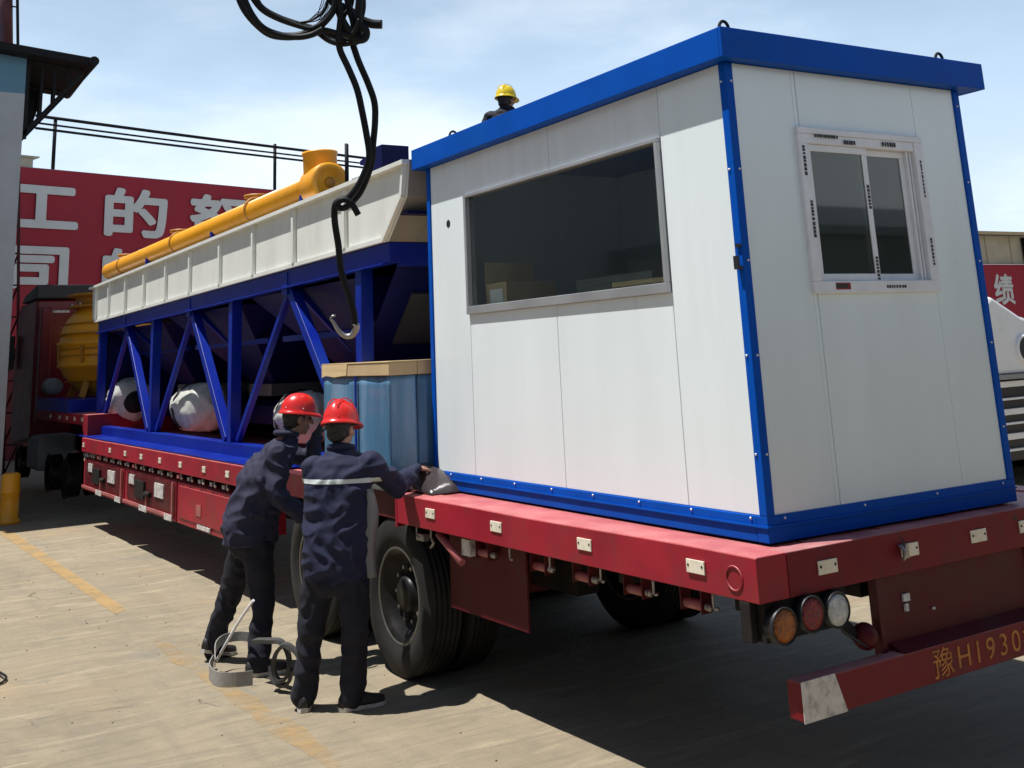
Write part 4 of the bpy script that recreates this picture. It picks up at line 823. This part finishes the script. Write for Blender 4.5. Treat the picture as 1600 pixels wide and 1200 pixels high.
def hand(mb, wrist, d, nrm, side, curl=.5, k=1.0):
    """palm, four unequal bent fingers, thumb from the side of the palm"""
    d = V(d).normalized(); nrm = V(nrm); nrm = (nrm - d * nrm.dot(d)).normalized(); lat = d.cross(nrm) * side
    m3 = Matrix((d, lat, nrm)).transposed()
    mb.sphere(V(wrist) + d * .048 * k, (.052 * k, .041 * k, .017 * k), 16, 12, m3)
    for i, (off, ln, r) in enumerate(((.030, .92, .0088), (.010, 1.0, .0092), (-.010, .95, .0088), (-.029, .78, .0078))):
        p = V(wrist) + d * (.085 - .006 * abs(i - 1)) * k + lat * off * k; a = .15 + curl * .3; pts = [V(wrist) + d * .05 * k + lat * off * .8 * k, p]; rr = [r * 1.1 * k, r * 1.05 * k]
        for j, sl in enumerate((.042, .027, .021)):
            dd = d * math.cos(a) + nrm * math.sin(a); p = p + dd * sl * ln * k; pts.append(p); rr.append(r * (.98 - .08 * j) * k); a += curl * (.9 - .1 * j) + .05 * i
        limb(mb, pts, rr, 10)
    b = V(wrist) + d * .022 * k + lat * .028 * k
    t1 = b + (d * .55 + lat * .75 + nrm * .25).normalized() * .040 * k; t2 = t1 + (d * .85 + lat * .25 + nrm * .4).normalized() * .032 * k; t3 = t2 + (d * .95 - lat * .1 + nrm * .45).normalized() * .024 * k
    limb(mb, [b, t1, t2, t3], [.014 * k, .0115 * k, .010 * k, .0085 * k], 10)
def helmet(name, c, f, u, m, parent, k=1., style=0):
    f = V(f).normalized(); u = V(u); u = (u - f * u.dot(f)).normalized(); r = f.cross(u); c = V(c); n = 56; nv_ = 12
    def P(phi, t, off):   # phi 0 = rim, 90 = crown
        a, b, h = .106 * k + off, .128 * k + off, .128 * k + off
        cp = math.cos(phi) ** .85 if phi < math.pi / 2 - 1e-4 else 0
        x, y, z = a * cp * math.sin(t), b * cp * math.cos(t), h * math.sin(phi) ** .95 if phi > 0 else 0
        if style and off >= 0 and abs(x) < .03 and phi > .25: z += .010 * (1 - (abs(x) / .03) ** 2) * min(1, (phi - .25) * 3)
        return c + r * x + f * y + u * z
    mb = MB(); rings = []
    def brim(t): cf = max(0, math.cos(t)); return .014 + .040 * cf ** 2.2
    rings.append([P(0, 2 * math.pi * i / n, -.006) + u * -.004 for i in range(n)])
    def rimp(t, e, z): q = V((math.sin(t), math.cos(t), 0)); return c + r * (.106 * k + e) * q.x + f * (.128 * k + e) * q.y + u * z
    rings.append([rimp(2 * math.pi * i / n, brim(2 * math.pi * i / n) - .002, -.016 - .3 * brim(2 * math.pi * i / n)) for i in range(n)])
    rings.append([rimp(2 * math.pi * i / n, brim(2 * math.pi * i / n), -.010 - .3 * brim(2 * math.pi * i / n)) for i in range(n)])
    rings.append([rimp(2 * math.pi * i / n, brim(2 * math.pi * i / n) * .5, -.002 - .1 * brim(2 * math.pi * i / n)) for i in range(n)])
    for j in range(nv_ + 1): rings.append([P(math.radians(2 + 87.9 * j / nv_), 2 * math.pi * i / n, 0) for i in range(n)])
    mb.loft(rings)
    if style:   # moulded groove ribs beside the crest
        for sx in (-1, 1): mb.tube([P(ph, .0, 0) + r * sx * .034 + u * .001 for ph in [math.radians(a) for a in (40, 55, 70, 84)]] + [P(math.radians(ph), math.pi, 0) + r * sx * .034 + u * .001 for ph in (84, 70, 55, 35)], .0035, 8, sub=3)
    h = link(name, mb.mesh(name, OFF[parent.name]), m, parent)
    rv = MB()
    for i in range(6): t = 2 * math.pi * (i + .5) / 6; q = P(math.radians(9), t, .0005); rv.sphere(q, .0042, 8, 6)
    link('helmet_rivet', rv.mesh('helmet_rivet', OFF[parent.name]), M['pvc'] if not style else m, h)
    sb = MB(); sb.tube([rimp(2 * math.pi * i / 24, -.010, -.012) for i in range(25)], .006, 6); link('helmet_band', sb.mesh('helmet_band', OFF[parent.name]), M['black'], h)
    return h
def head_(mb, c, f, u, k=1.):
    f = V(f).normalized(); u = V(u); u = (u - f * u.dot(f)).normalized(); r = f.cross(u); m3 = Matrix((r, f, u)).transposed(); c = V(c)
    def L(x, y, z): return c + r * x * k + f * y * k + u * z * k
    mb.sphere(L(0, -.008, .02), (.076 * k, .095 * k, .098 * k), 20, 14, m3)
    mb.sphere(L(0, .020, -.048), (.058 * k, .068 * k, .062 * k), 18, 12, m3); mb.sphere(L(0, .056, -.085), (.028 * k, .024 * k, .022 * k), 12, 8, m3)
    limb(mb, [L(0, .084, .012), L(0, .108, -.022)], [.010 * k, .015 * k]); mb.sphere(L(0, .082, -.056), (.026 * k, .010 * k, .006 * k), 12, 8, m3); mb.sphere(L(0, .080, -.067), (.022 * k, .010 * k, .006 * k), 12, 8, m3)
    for sx in (-1, 1):
        mb.sphere(L(.034 * sx, .070, .022), (.022 * k, .014 * k, .007 * k), 10, 8, m3); mb.sphere(L(.045 * sx, .058, -.02), (.020 * k, .018 * k, .018 * k), 10, 8, m3)
        mb.sphere(L(.078 * sx, -.004, -.014), (.009 * k, .019 * k, .032 * k), 12, 8, m3)
    return L, m3
def person(label, J, head_c, hf, hu, loc, jk, tr_m, skin, hat, style, side, front, hem, strip_z=None, gloves=False, jacket_rows=None, skip_face=False, k=1.):
    t = thing('person', label, 'person', loc)
    # the body: one continuous surface from head to feet, hands included
    mb = MB(); L, m3 = head_(mb, head_c, hf, hu, k)
    limb(mb, [head_c - V(hu).normalized() * .05, J['neck'], (J['shL'] + J['shR']) / 2 - V((0, 0, .04))], [.052, .056, .09])
    cm = (J['shL'] + J['shR']) / 2; pm = J['pelvis']
    slab(mb, [(cm - V((0, 0, -.02)), side, .15, front, .075), (cm.lerp(pm, .3), side, .155, front, .10), (cm.lerp(pm, .7), side, .135, front, .09), (pm, side, .15, front, .10), (pm - V((0, 0, .07)), side, .13, front, .09)])
    for s_ in 'LR':
        limb(mb, [J['sh' + s_], J['el' + s_], J['wr' + s_]], [.052, .040, .026]); limb(mb, [J['hip' + s_], J['kn' + s_], J['an' + s_]], [.085, .055, .040])
        fd = V(J['toe' + s_]).normalized(); a = J['an' + s_]; limb(mb, [a, V((a.x, a.y, .05)) + fd * .04, V((a.x, a.y, .03)) + fd * .15], [.04, .035, .028])
        if not gloves: hand(mb, J['wr' + s_], J['hd' + s_], J['hn' + s_], J.get('hs' + s_, 1), J.get('hc' + s_, .55))
    me = union_mesh(mb, .0062, 'body', 2)
    for v in me.vertices: v.co -= V(loc)
    link('body', me, skin, t)
    eb = MB(); [eb.sphere(L(.031 * sx, .082, .006), .010, 10, 8) for sx in (-1, 1)]
    link('eye', MB().sphere(L(-.031, .0805, .006), .011, 10, 8).mesh('eye', loc), M['eye'], t); link('eye', MB().sphere(L(.031, .0805, .006), .011, 10, 8).mesh('eye', loc), M['eye'], t)
    hb = MB(); hb.sphere(L(0, -.018, .022), (.081 * k, .094 * k, .098 * k), 24, 16, m3); hb.sphere(L(0, -.045, -.03), (.066 * k, .055 * k, .055 * k), 20, 12, m3); link('hair', hb.mesh('hair', loc), M['hair'], t)
    if gloves:
        for s_ in 'LR':
            gb = MB(); hand(gb, J['wr' + s_], J['hd' + s_], J['hn' + s_], J.get('hs' + s_, 1), J.get('hc' + s_, .55), 1.18); d = V(J['hd' + s_]).normalized()
            limb(gb, [V(J['wr' + s_]) - d * .05, V(J['wr' + s_]) + d * .03], [.036, .030])
            me = union_mesh(gb, .005, 'glove', 2)
            for v in me.vertices: v.co -= V(loc)
            link('glove', me, M['glove'], t)
    helmet('hard_hat', V(head_c) + V(hu).normalized() * .045, hf, hu, hat, t, k, style)
    # trousers
    mb = MB(); hl, hr = J['hipL'], J['hipR']
    slab(mb, [(pm + V((0, 0, .10)), side, .17, front, .125), (pm, side, .185, front, .135), (pm - V((0, 0, .12)), side, .175, front, .13), (pm - V((0, 0, .17)), side, .15, front, .10)])
    for s_ in 'LR':
        h_, kn, an = J['hip' + s_], J['kn' + s_], J['an' + s_]; limb(mb, [h_, h_.lerp(kn, .5), kn, kn.lerp(an, .6), V((an.x, an.y, .075)) + (kn - an) * .02], [.106, .096, .080, .074, .078])
    me = union_mesh(mb, .011, 'trousers', 4, (.014, (9, 9, 7)))
    for v in me.vertices: v.co -= V(loc)
    link('trousers', me, tr_m, t)
    # jacket
    mb = MB(); slab(mb, jacket_rows)
    for s_ in 'LR':
        a, e, w = J['sh' + s_], J['el' + s_], J['wr' + s_]; d = (w - e).normalized(); limb(mb, [a, a.lerp(e, .5), e, e.lerp(w, .6), w - d * .015], [.078, .074, .066, .058, .050])
    limb(mb, [J['neck'] - V((0, 0, .045)), J['neck'] + V((0, 0, .012))], [.085, .066])
    me = union_mesh(mb, .0085, 'jacket', 4, (.017, (6, 6, 9)))
    for v in me.vertices: v.co -= V(loc)
    jo = link('jacket', me, jk, t)
    cb = MB(); cc = J['neck'] + V((0, 0, .015)); hf3 = V((front[0], front[1], 0)).normalized(); sd3 = V((side[0], side[1], 0)).normalized()
    cb.tube([cc + sd3 * .072 * math.cos(a) + hf3 * .072 * math.sin(a) + V((0, 0, .012 - .012 * math.sin(a))) for a in [math.radians(-265 + 350 * i / 20) for i in range(21)]], .020, 10); link('collar', cb.mesh('collar', loc), jk, t)
    if strip_z:
        z0, z1, tilt = strip_z; bm = bmesh.new(); bm.from_mesh(me); sv = V(side).normalized()
        n_ = (V((0, 0, 1)) + sv * tilt).normalized()
        for co, no in ((V((0, 0, z0)) , -n_), (V((0, 0, z1)), n_)):
            base = V((J['neck'].x, J['neck'].y, co.z)) - V(loc)
            bmesh.ops.bisect_plane(bm, geom=bm.verts[:] + bm.edges[:] + bm.faces[:], plane_co=base, plane_no=no, clear_outer=True)
        for v in bm.verts: v.co += v.normal * .0035
        # keep the torso only
        cxy = V((J['neck'].x, J['neck'].y, 0)) - V((loc[0], loc[1], 0))
        dl = [v for v in bm.verts if abs((V((v.co.x, v.co.y, 0)) - cxy).dot(sv)) > .262]
        bmesh.ops.delete(bm, geom=dl, context='VERTS'); m2 = bpy.data.meshes.new('reflective_strip'); bm.to_mesh(m2); bm.free()
        m2.materials.clear(); link('reflective_strip', m2, M['strip'], jo)
    # shoes
    for s_ in 'LR':
        an = J['an' + s_]; fd = V(J['toe' + s_]).normalized(); sd = fd.cross(V((0, 0, 1))); mb = MB(); gz = J.get('heel' + s_, 0)
        def S_(y, x, z): return V((an.x, an.y, 0)) + fd * y + sd * x + V((0, 0, z + (gz * max(0, (.12 - y) / .2) if gz else 0)))
        rows = []
        for y, hw, hz in ((-.085, .020, .05), (-.07, .034, .075), (-.02, .040, .085), (.05, .042, .07), (.11, .048, .05), (.16, .044, .04), (.19, .022, .03)):
            rows.append([S_(y, hw * math.cos(a), .022 + (hz * max(0, math.sin(a)) if math.sin(a) > 0 else .0)) for a in [2 * math.pi * i / 18 for i in range(18)]])
        mb.loft(rows); sh = link('shoe', mb.mesh('shoe', loc), M['shoe'], t)
        mb = MB(); lo, hi = [], []
        for (y, hw) in ((-.088, .02), (-.06, .038), (0, .043), (.06, .046), (.12, .050), (.17, .042), (.198, .016)): lo.append((y, hw))
        out = lo + [(y, -w) for y, w in reversed(lo)]
        mb.loft([[S_(y, x, .002) for y, x in out], [S_(y, x, .024) for y, x in out]], False); link('sole', mb.mesh('sole', loc), M['sole'], sh)
    return t, jo
U_ = V((0, 0, 1))
# worker in front, seen from behind
side2 = V((.80, -.60, 0)).normalized(); fr2 = V((.60, .80, 0)).normalized()
J2 = dict(neck=V((-.75, 2.925, 1.43)), shL=V((-.905, 2.99, 1.345)), shR=V((-.625, 2.765, 1.355)), pelvis=V((-.80, 2.88, .80)), hipL=V((-.885, 2.95, .76)), hipR=V((-.735, 2.82, .76)),
          knL=V((-.925, 2.99, .42)), knR=V((-.72, 2.80, .42)), anL=V((-.945, 3.05, .08)), anR=V((-.72, 2.85, .08)), toeL=(.35, .93, 0), toeR=(.93, -.1, 0),
          elR=V((-.40, 2.86, 1.20)), wrR=V((-.19, 3.04, 1.27)), hdR=(.75, .6, .05), hnR=(.2, .1, -1), hsR=-1, hcR=.45,
          elL=V((-.75, 3.20, 1.15)), wrL=V((-.50, 3.28, 1.14)), hdL=(1, .3, .1), hnL=(0, 0, -1), hsL=1, hcL=.6)
c2 = V((-.745, 2.94, 1.565))
rows2 = [(V((-.795, 2.90, .70)), side2, .185, fr2, .155), (V((-.80, 2.89, .80)), side2, .205, fr2, .165), (V((-.80, 2.89, .95)), side2, .205, fr2, .155), (V((-.79, 2.895, 1.12)), side2, .20, fr2, .145), (V((-.775, 2.895, 1.28)), side2, .21, fr2, .135), (V((-.765, 2.90, 1.37)), side2, .19, fr2, .115), (V((-.755, 2.915, 1.425)), side2, .11, fr2, .085), (V((-.75, 2.92, 1.45)), side2, .07, fr2, .065)]
p2, jo2 = person('worker in a crested red hard hat with a pale strip across the navy jacket back', J2, c2, (.78, .55, -.15), (.05, .1, 1), V((-.82, 2.95, 0)), M['navy'], M['navy_t'], M['skin'], M['hat_red'], 1, side2, fr2, .7, strip_z=(1.262, 1.288, .02), jacket_rows=rows2)
# the grey lining panel showing at the right side of his jacket
mb = MB(); rows = []
for i in range(16):
    q = i / 15; z = 1.22 - q * .50; w = .022 + .030 * math.sin(min(1, q * 1.1) * math.pi * .85); c = V((-.655, 2.735, z)) + V((.02, -.01, 0)) * math.sin(q * 7) * .6
    rows.append([c - side2 * w + fr2 * (.012 * math.sin(q * 9)), c - side2 * w * .3 - fr2 * .015, c + side2 * w * .4 - fr2 * .004, c + side2 * w + fr2 * .02, c + side2 * w * .4 + fr2 * .012, c - side2 * w * .3 + fr2 * .008])
mb.loft(rows); lp_ = link('jacket_lining', mb.mesh('jacket_lining', (-.82, 2.95, 0)), M['lining'], p2); lp_['label'] = 'light grey side lining flapping out of the open navy jacket'
# worker behind, bending towards the load, side on
side1 = V((.15, -.99, 0)).normalized(); fr1 = V((.99, .15, 0)).normalized()
J1 = dict(neck=V((-.735, 3.96, 1.475)), shR=V((-.85, 3.84, 1.385)), shL=V((-.74, 4.13, 1.385)), pelvis=V((-.935, 4.08, .88)), hipR=V((-.93, 4.0, .84)), hipL=V((-.935, 4.16, .84)),
          knL=V((-.99, 4.36, .45)), knR=V((-.885, 3.99, .45)), anL=V((-1.055, 4.54, .105)), anR=V((-.93, 3.93, .08)), toeL=(.75, .3, 0), toeR=(.97, -.15, 0), heelL=.06,
          elR=V((-.86, 3.78, 1.12)), wrR=V((-.66, 3.78, .95)), hdR=(.7, .1, -.5), hnR=(.3, .3, .5), hsR=1, hcR=.9,
          elL=V((-.50, 4.12, 1.30)), wrL=V((-.50, 4.00, 1.46)), hdL=(.25, -.3, .8), hnL=(.4, -.3, -.3), hsL=1, hcL=.8)
c1 = V((-.655, 3.95, 1.60))
rows1 = [(V((-.955, 4.07, .80)), side1, .17, fr1, .185), (V((-.955, 4.07, .92)), side1, .19, fr1, .185), (V((-.93, 4.04, 1.08)), side1, .20, fr1, .17), (V((-.885, 4.00, 1.24)), side1, .20, fr1, .155), (V((-.825, 3.985, 1.36)), side1, .18, fr1, .13), (V((-.775, 3.97, 1.43)), side1, .12, fr1, .10), (V((-.745, 3.965, 1.47)), side1, .07, fr1, .07)]
p1, jo1 = person('worker in a smooth round red hard hat bending sideways with dark gloves raised', J1, c1, (.97, -.05, -.12), (.12, 0, 1), V((-.98, 4.2, 0)), M['navy_f'], M['navy_t'], M['skin_d'], M['hat_red'], 0, side1, fr1, .8, gloves=True, jacket_rows=rows1)

# third worker standing in the bins beyond the cabin roof
b3 = at(797, 158, 12.0); fo = V((b3.x - .05, b3.y, b3.z - 1.585))
side3 = V((.85, -.52, 0)); fr3 = V((.52, .85, 0))
def q3(x, y, z): return fo + side3 * x + fr3 * y + V((0, 0, z))
J3 = dict(neck=q3(.0, .0, 1.46), shL=q3(-.17, 0, 1.405), shR=q3(.16, 0, 1.39), pelvis=q3(0, -.02, .9), hipL=q3(-.09, 0, .88), hipR=q3(.09, 0, .88), knL=q3(-.11, .03, .48), knR=q3(.11, .03, .48), anL=q3(-.12, 0, .08), anR=q3(.12, 0, .08), toeL=tuple(fr3), toeR=tuple(fr3),
          elL=q3(-.30, .05, 1.12), elR=q3(.26, .08, 1.1), wrL=q3(-.26, .25, 1.0), wrR=q3(.2, .28, 1.0), hdL=tuple(fr3), hdR=tuple(fr3), hnL=(0, 0, -1), hnR=(0, 0, -1), hsL=1, hsR=-1)
zf = fo.z
rows3 = [(q3(0, 0, .80), side3, .18, fr3, .15), (q3(0, 0, 1.0), side3, .19, fr3, .15), (q3(0, 0, 1.25), side3, .20, fr3, .14), (q3(0, 0, 1.38), side3, .20, fr3, .12), (q3(0, 0, 1.44), side3, .17, fr3, .10), (q3(0, 0, 1.485), side3, .10, fr3, .075), (q3(0, 0, 1.51), side3, .06, fr3, .06)]
# built on the ground plane first, then lifted on to the grid inside the bins
def shift(d, dz): return {k_: (v + V((0, 0, dz)) if isinstance(v, Vector) else v) for k_, v in d.items()}
p3, _ = person('worker in a yellow hard hat, head and shoulders above the blue cabin roof', shift(J3, -zf), q3(0, .02, 1.585) - V((0, 0, zf)), (.9, .4, -.05), (0, 0, 1), V((fo.x, fo.y, 0)), M['navy_t'], M['navy_t'], M['skin_d'], M['hat_yel'], 1, side3, fr3, .8, jacket_rows=[(r_[0] - V((0, 0, zf)), *r_[1:]) for r_ in rows3])
p3.location.z = zf

# ------------------------------------------------------------------ slings, cables and straps
def rope(pts, d, r, sub=5, n=10, mb=None):
    mb = mb or MB(); r = [q * CS for q in r] if isinstance(r, list) else r * CS; P_ = [at(p[0], p[1], d if len(p) < 3 else p[2]) for p in pts]; return mb.tube(P_, r, n, sub=sub)
D0 = 4.5; CS = .80   # the cables hang close to the photographer, well above head height
sl = thing('rope_sling', 'black rope sling with a knot hanging from the cable bundle in front of the bins', 'sling', tuple(at(550, 520, D0)))
def sp(nm, mb, m='cable', par=None, label=None):
    o = link(nm, mb.mesh(nm, OFF[sl.name]), M[m], par or sl)
    if label: o['label'] = label
    return o
sp('rope', rope([(529, 62), (532, 80), (545, 108), (558, 140), (566, 175), (573, 212), (577, 240), (574, 258), (562, 286), (547, 306), (534, 312), (524, 320), (523, 345), (529, 385), (532, 418), (538, 440), (548, 470), (554, 495), (554, 512)], D0, .017))
sp('rope', rope([(549, 62), (560, 95), (575, 130), (585, 160), (586, 190), (583, 225), (581, 252), (573, 278), (563, 300), (551, 315)], D0 + .05, .017))
sp('knot', rope([(551, 314), (546, 320), (537, 325), (529, 324), (528, 317), (535, 312), (545, 314), (552, 322), (560, 336)], D0 - .03, .016))
sp('hook', rope([(556, 506), (555, 517), (548, 525), (537, 524), (527, 514), (521, 503), (516, 498)], D0, [.020, .020, .018, .014, .010, .008, .006], 4, 12).tube([at(516, 498, D0), at(519, 494, D0), at(524, 493, D0)], .005, 8), 'steel')
cbn = thing('cable_bundle', 'tangle of thick black cables hanging at the top of the picture', 'cables', tuple(at(530, 30, D0)))
paths = [([(370, -16), (380, 10), (396, 32), (420, 52), (445, 57), (470, 55), (492, 46), (512, 28), (528, 2), (534, -20)], .021),
         ([(376, -16), (392, 20), (412, 44), (440, 55), (466, 58), (488, 54), (505, 45)], .016),
         ([(388, -16), (408, 12), (435, 28), (470, 40), (500, 48), (528, 58), (552, 66), (562, 58), (556, 40), (548, 20), (540, -16)], .019),
         ([(395, -14), (410, 12), (440, 30), (478, 44), (505, 46), (530, 52), (548, 55), (556, 46), (562, 30)], .013),
         ([(486, 46), (505, 36), (520, 18), (528, -14)], .016), ([(470, 36), (490, 30), (508, 14), (514, -14)], .007),
         ([(510, -14), (524, 6), (545, 16), (562, 30), (580, 37), (597, 38)], .024), ([(518, -14), (528, 12), (536, 34), (548, 52), (558, 62), (570, 60), (572, 48), (562, 38), (560, 20), (563, -14)], .020),
         ([(526, -12), (532, 20), (530, 48), (529, 66)], .016), ([(540, -12), (546, 14), (552, 40), (549, 66)], .015), ([(552, -12), (548, 10), (538, 24), (534, 44), (546, 58)], .012), ([(566, -14), (567, 12), (562, 34)], .016),
         ([(498, 52), (515, 64), (535, 69), (552, 66)], .014)]
for i, (pt, r) in enumerate(paths):
    random.seed(i); dd = D0 + random.uniform(-.08, .08); o = link('cable', rope(pt, dd, r).mesh('cable', OFF[cbn.name]), M['cable'], cbn)
for i in range(7):
    random.seed(40 + i); x = 506 + i * 3; link('thin_wire', rope([(x, -10), (x - 6 + random.uniform(-4, 4), 12), (x - 20 + random.uniform(-8, 8), 30), (x - 34 + random.uniform(-9, 9), 38 + random.uniform(-6, 4))], D0 + .05 * i, .0022, 4, 6).mesh('thin_wire', OFF[cbn.name]), M['cable'], cbn)
# webbing straps around the feet of the rear worker
def band(pts, w, th=.004, up=(0, 0, 1), sub=5):
    P_ = smooth_path([V(p) for p in pts], sub); mb = MB(); rings = []
    for i, p in enumerate(P_):
        d = (P_[min(i + 1, len(P_) - 1)] - P_[max(i - 1, 0)]).normalized(); u = V(up); u = (u - d * u.dot(d)).normalized(); n_ = d.cross(u)
        rings.append([p - u * w / 2 - n_ * th / 2, p + u * w / 2 - n_ * th / 2, p + u * w / 2 + n_ * th / 2, p - u * w / 2 + n_ * th / 2])
    return mb.loft(rings, False)
def gp(u, v, z=0.):   # surveyed point of the ground plane (or a level z above it)
    d = CF + CR * ((u - 800) / FPX) - CU * ((v - PY) / FPX); return CP + d * ((z - CP.z) / d.z)
st = thing('webbing_strap', 'wide grey webbing strap looped on the concrete at the rear worker\'s feet', 'strap', tuple(gp(350, 1055)))
z = .045
link('strap_loop', band([gp(333, 1034, z), gp(327, 1048, z), gp(338, 1060, z), gp(362, 1062, z), gp(395, 1059, z)], .085, .006).mesh('strap_loop', OFF[st.name]), M['webbing'], st)
link('strap_loop', band([gp(336, 1036, .10), gp(337, 1012, .16), gp(350, 999, .19), gp(372, 994, .20), gp(392, 996, .19), gp(404, 1002, .16)], .06, .006).mesh('strap_loop', OFF[st.name]), M['webbing'], st)
link('strap_tail', MB().tube([at(338, 1033, 7.35), at(352, 1008, 7.3), at(372, 973, 7.25), at(396, 938, 7.15)], .009, 8, sub=3).mesh('strap_tail', OFF[st.name]), M['pvc'], st)
s2 = thing('cargo_strap', 'coiled dark cargo strap with a ring-shaped loop standing between the two workers', 'strap', tuple(gp(440, 1070)))
link('strap_coil', band([at(398, 1001, 7.1), at(420, 1001, 7.0), at(438, 1003, 6.9), at(449, 1018, 6.85), at(452, 1040, 6.8), at(446, 1060, 6.8), at(434, 1062, 6.82), at(427, 1042, 6.84), at(432, 1020, 6.84), at(446, 1008, 6.8), at(462, 1018, 6.75), at(470, 1032, 6.72)], .05, .022, (.5, .8, 0)).mesh('strap_coil', OFF[s2.name]), M['webbing_d'], s2)
link('strap_coil', band([at(423, 1040, 6.9), at(425, 1058, 6.87), at(438, 1070, 6.83), at(451, 1066, 6.8), at(456, 1046, 6.8)], .05, .02, (.5, .8, 0)).mesh('strap_coil', OFF[s2.name]), M['webbing_d'], s2)
# a little litter on the concrete
random.seed(11); gr = MB()
for i in range(200):
    x, y = random.uniform(-3.2, -.2), random.uniform(.6, 12); r = random.uniform(.003, .008); gr.sphere((x, y, r * .3), (r, r * random.uniform(.5, 1), r * .6), 6, 4)
o = link('gravel', gr.mesh('gravel'), mat('gravel_grit', (.16, .14, .11), .9, var=.4, vscale=40)); o['kind'] = 'stuff'; o['label'] = 'loose grit scattered on the sunlit yard concrete'; o['category'] = 'gravel'

single('scrap_leaf', MB().tube([gp(-6, 1048, .012), gp(2, 1052, .03), gp(10, 1058, .02), gp(4, 1066, .012), gp(-6, 1070, .012)], .008, 6, sub=3), M['dark_iron'], 'curled dark scrap lying on the concrete at the left edge', 'scrap', tuple(gp(4, 1060)))

t = thing('roller_shed', 'pale side shed with roller doors left of the yard, mirrored faintly in the big window', 'shed', (-11.5, 9, 0))
part('wall', MB().box(-14, -9.5, 4.5, 13.5, 0, 3.6), M['wall_g'], t); part('roof', MB().box(-14.2, -9.2, 4.3, 13.7, 3.601, 3.8), M['shed_roof'], t)
for y in (5.4, 8.2, 11.0): part('roller_door', MB().box(-9.499, -9.44, y, y + 2.0, .02, 2.8), M['shed'], t)
part('sign_board', MB().box(-9.499, -9.45, 6.0, 12.0, 2.95, 3.45), M['letter'], t)
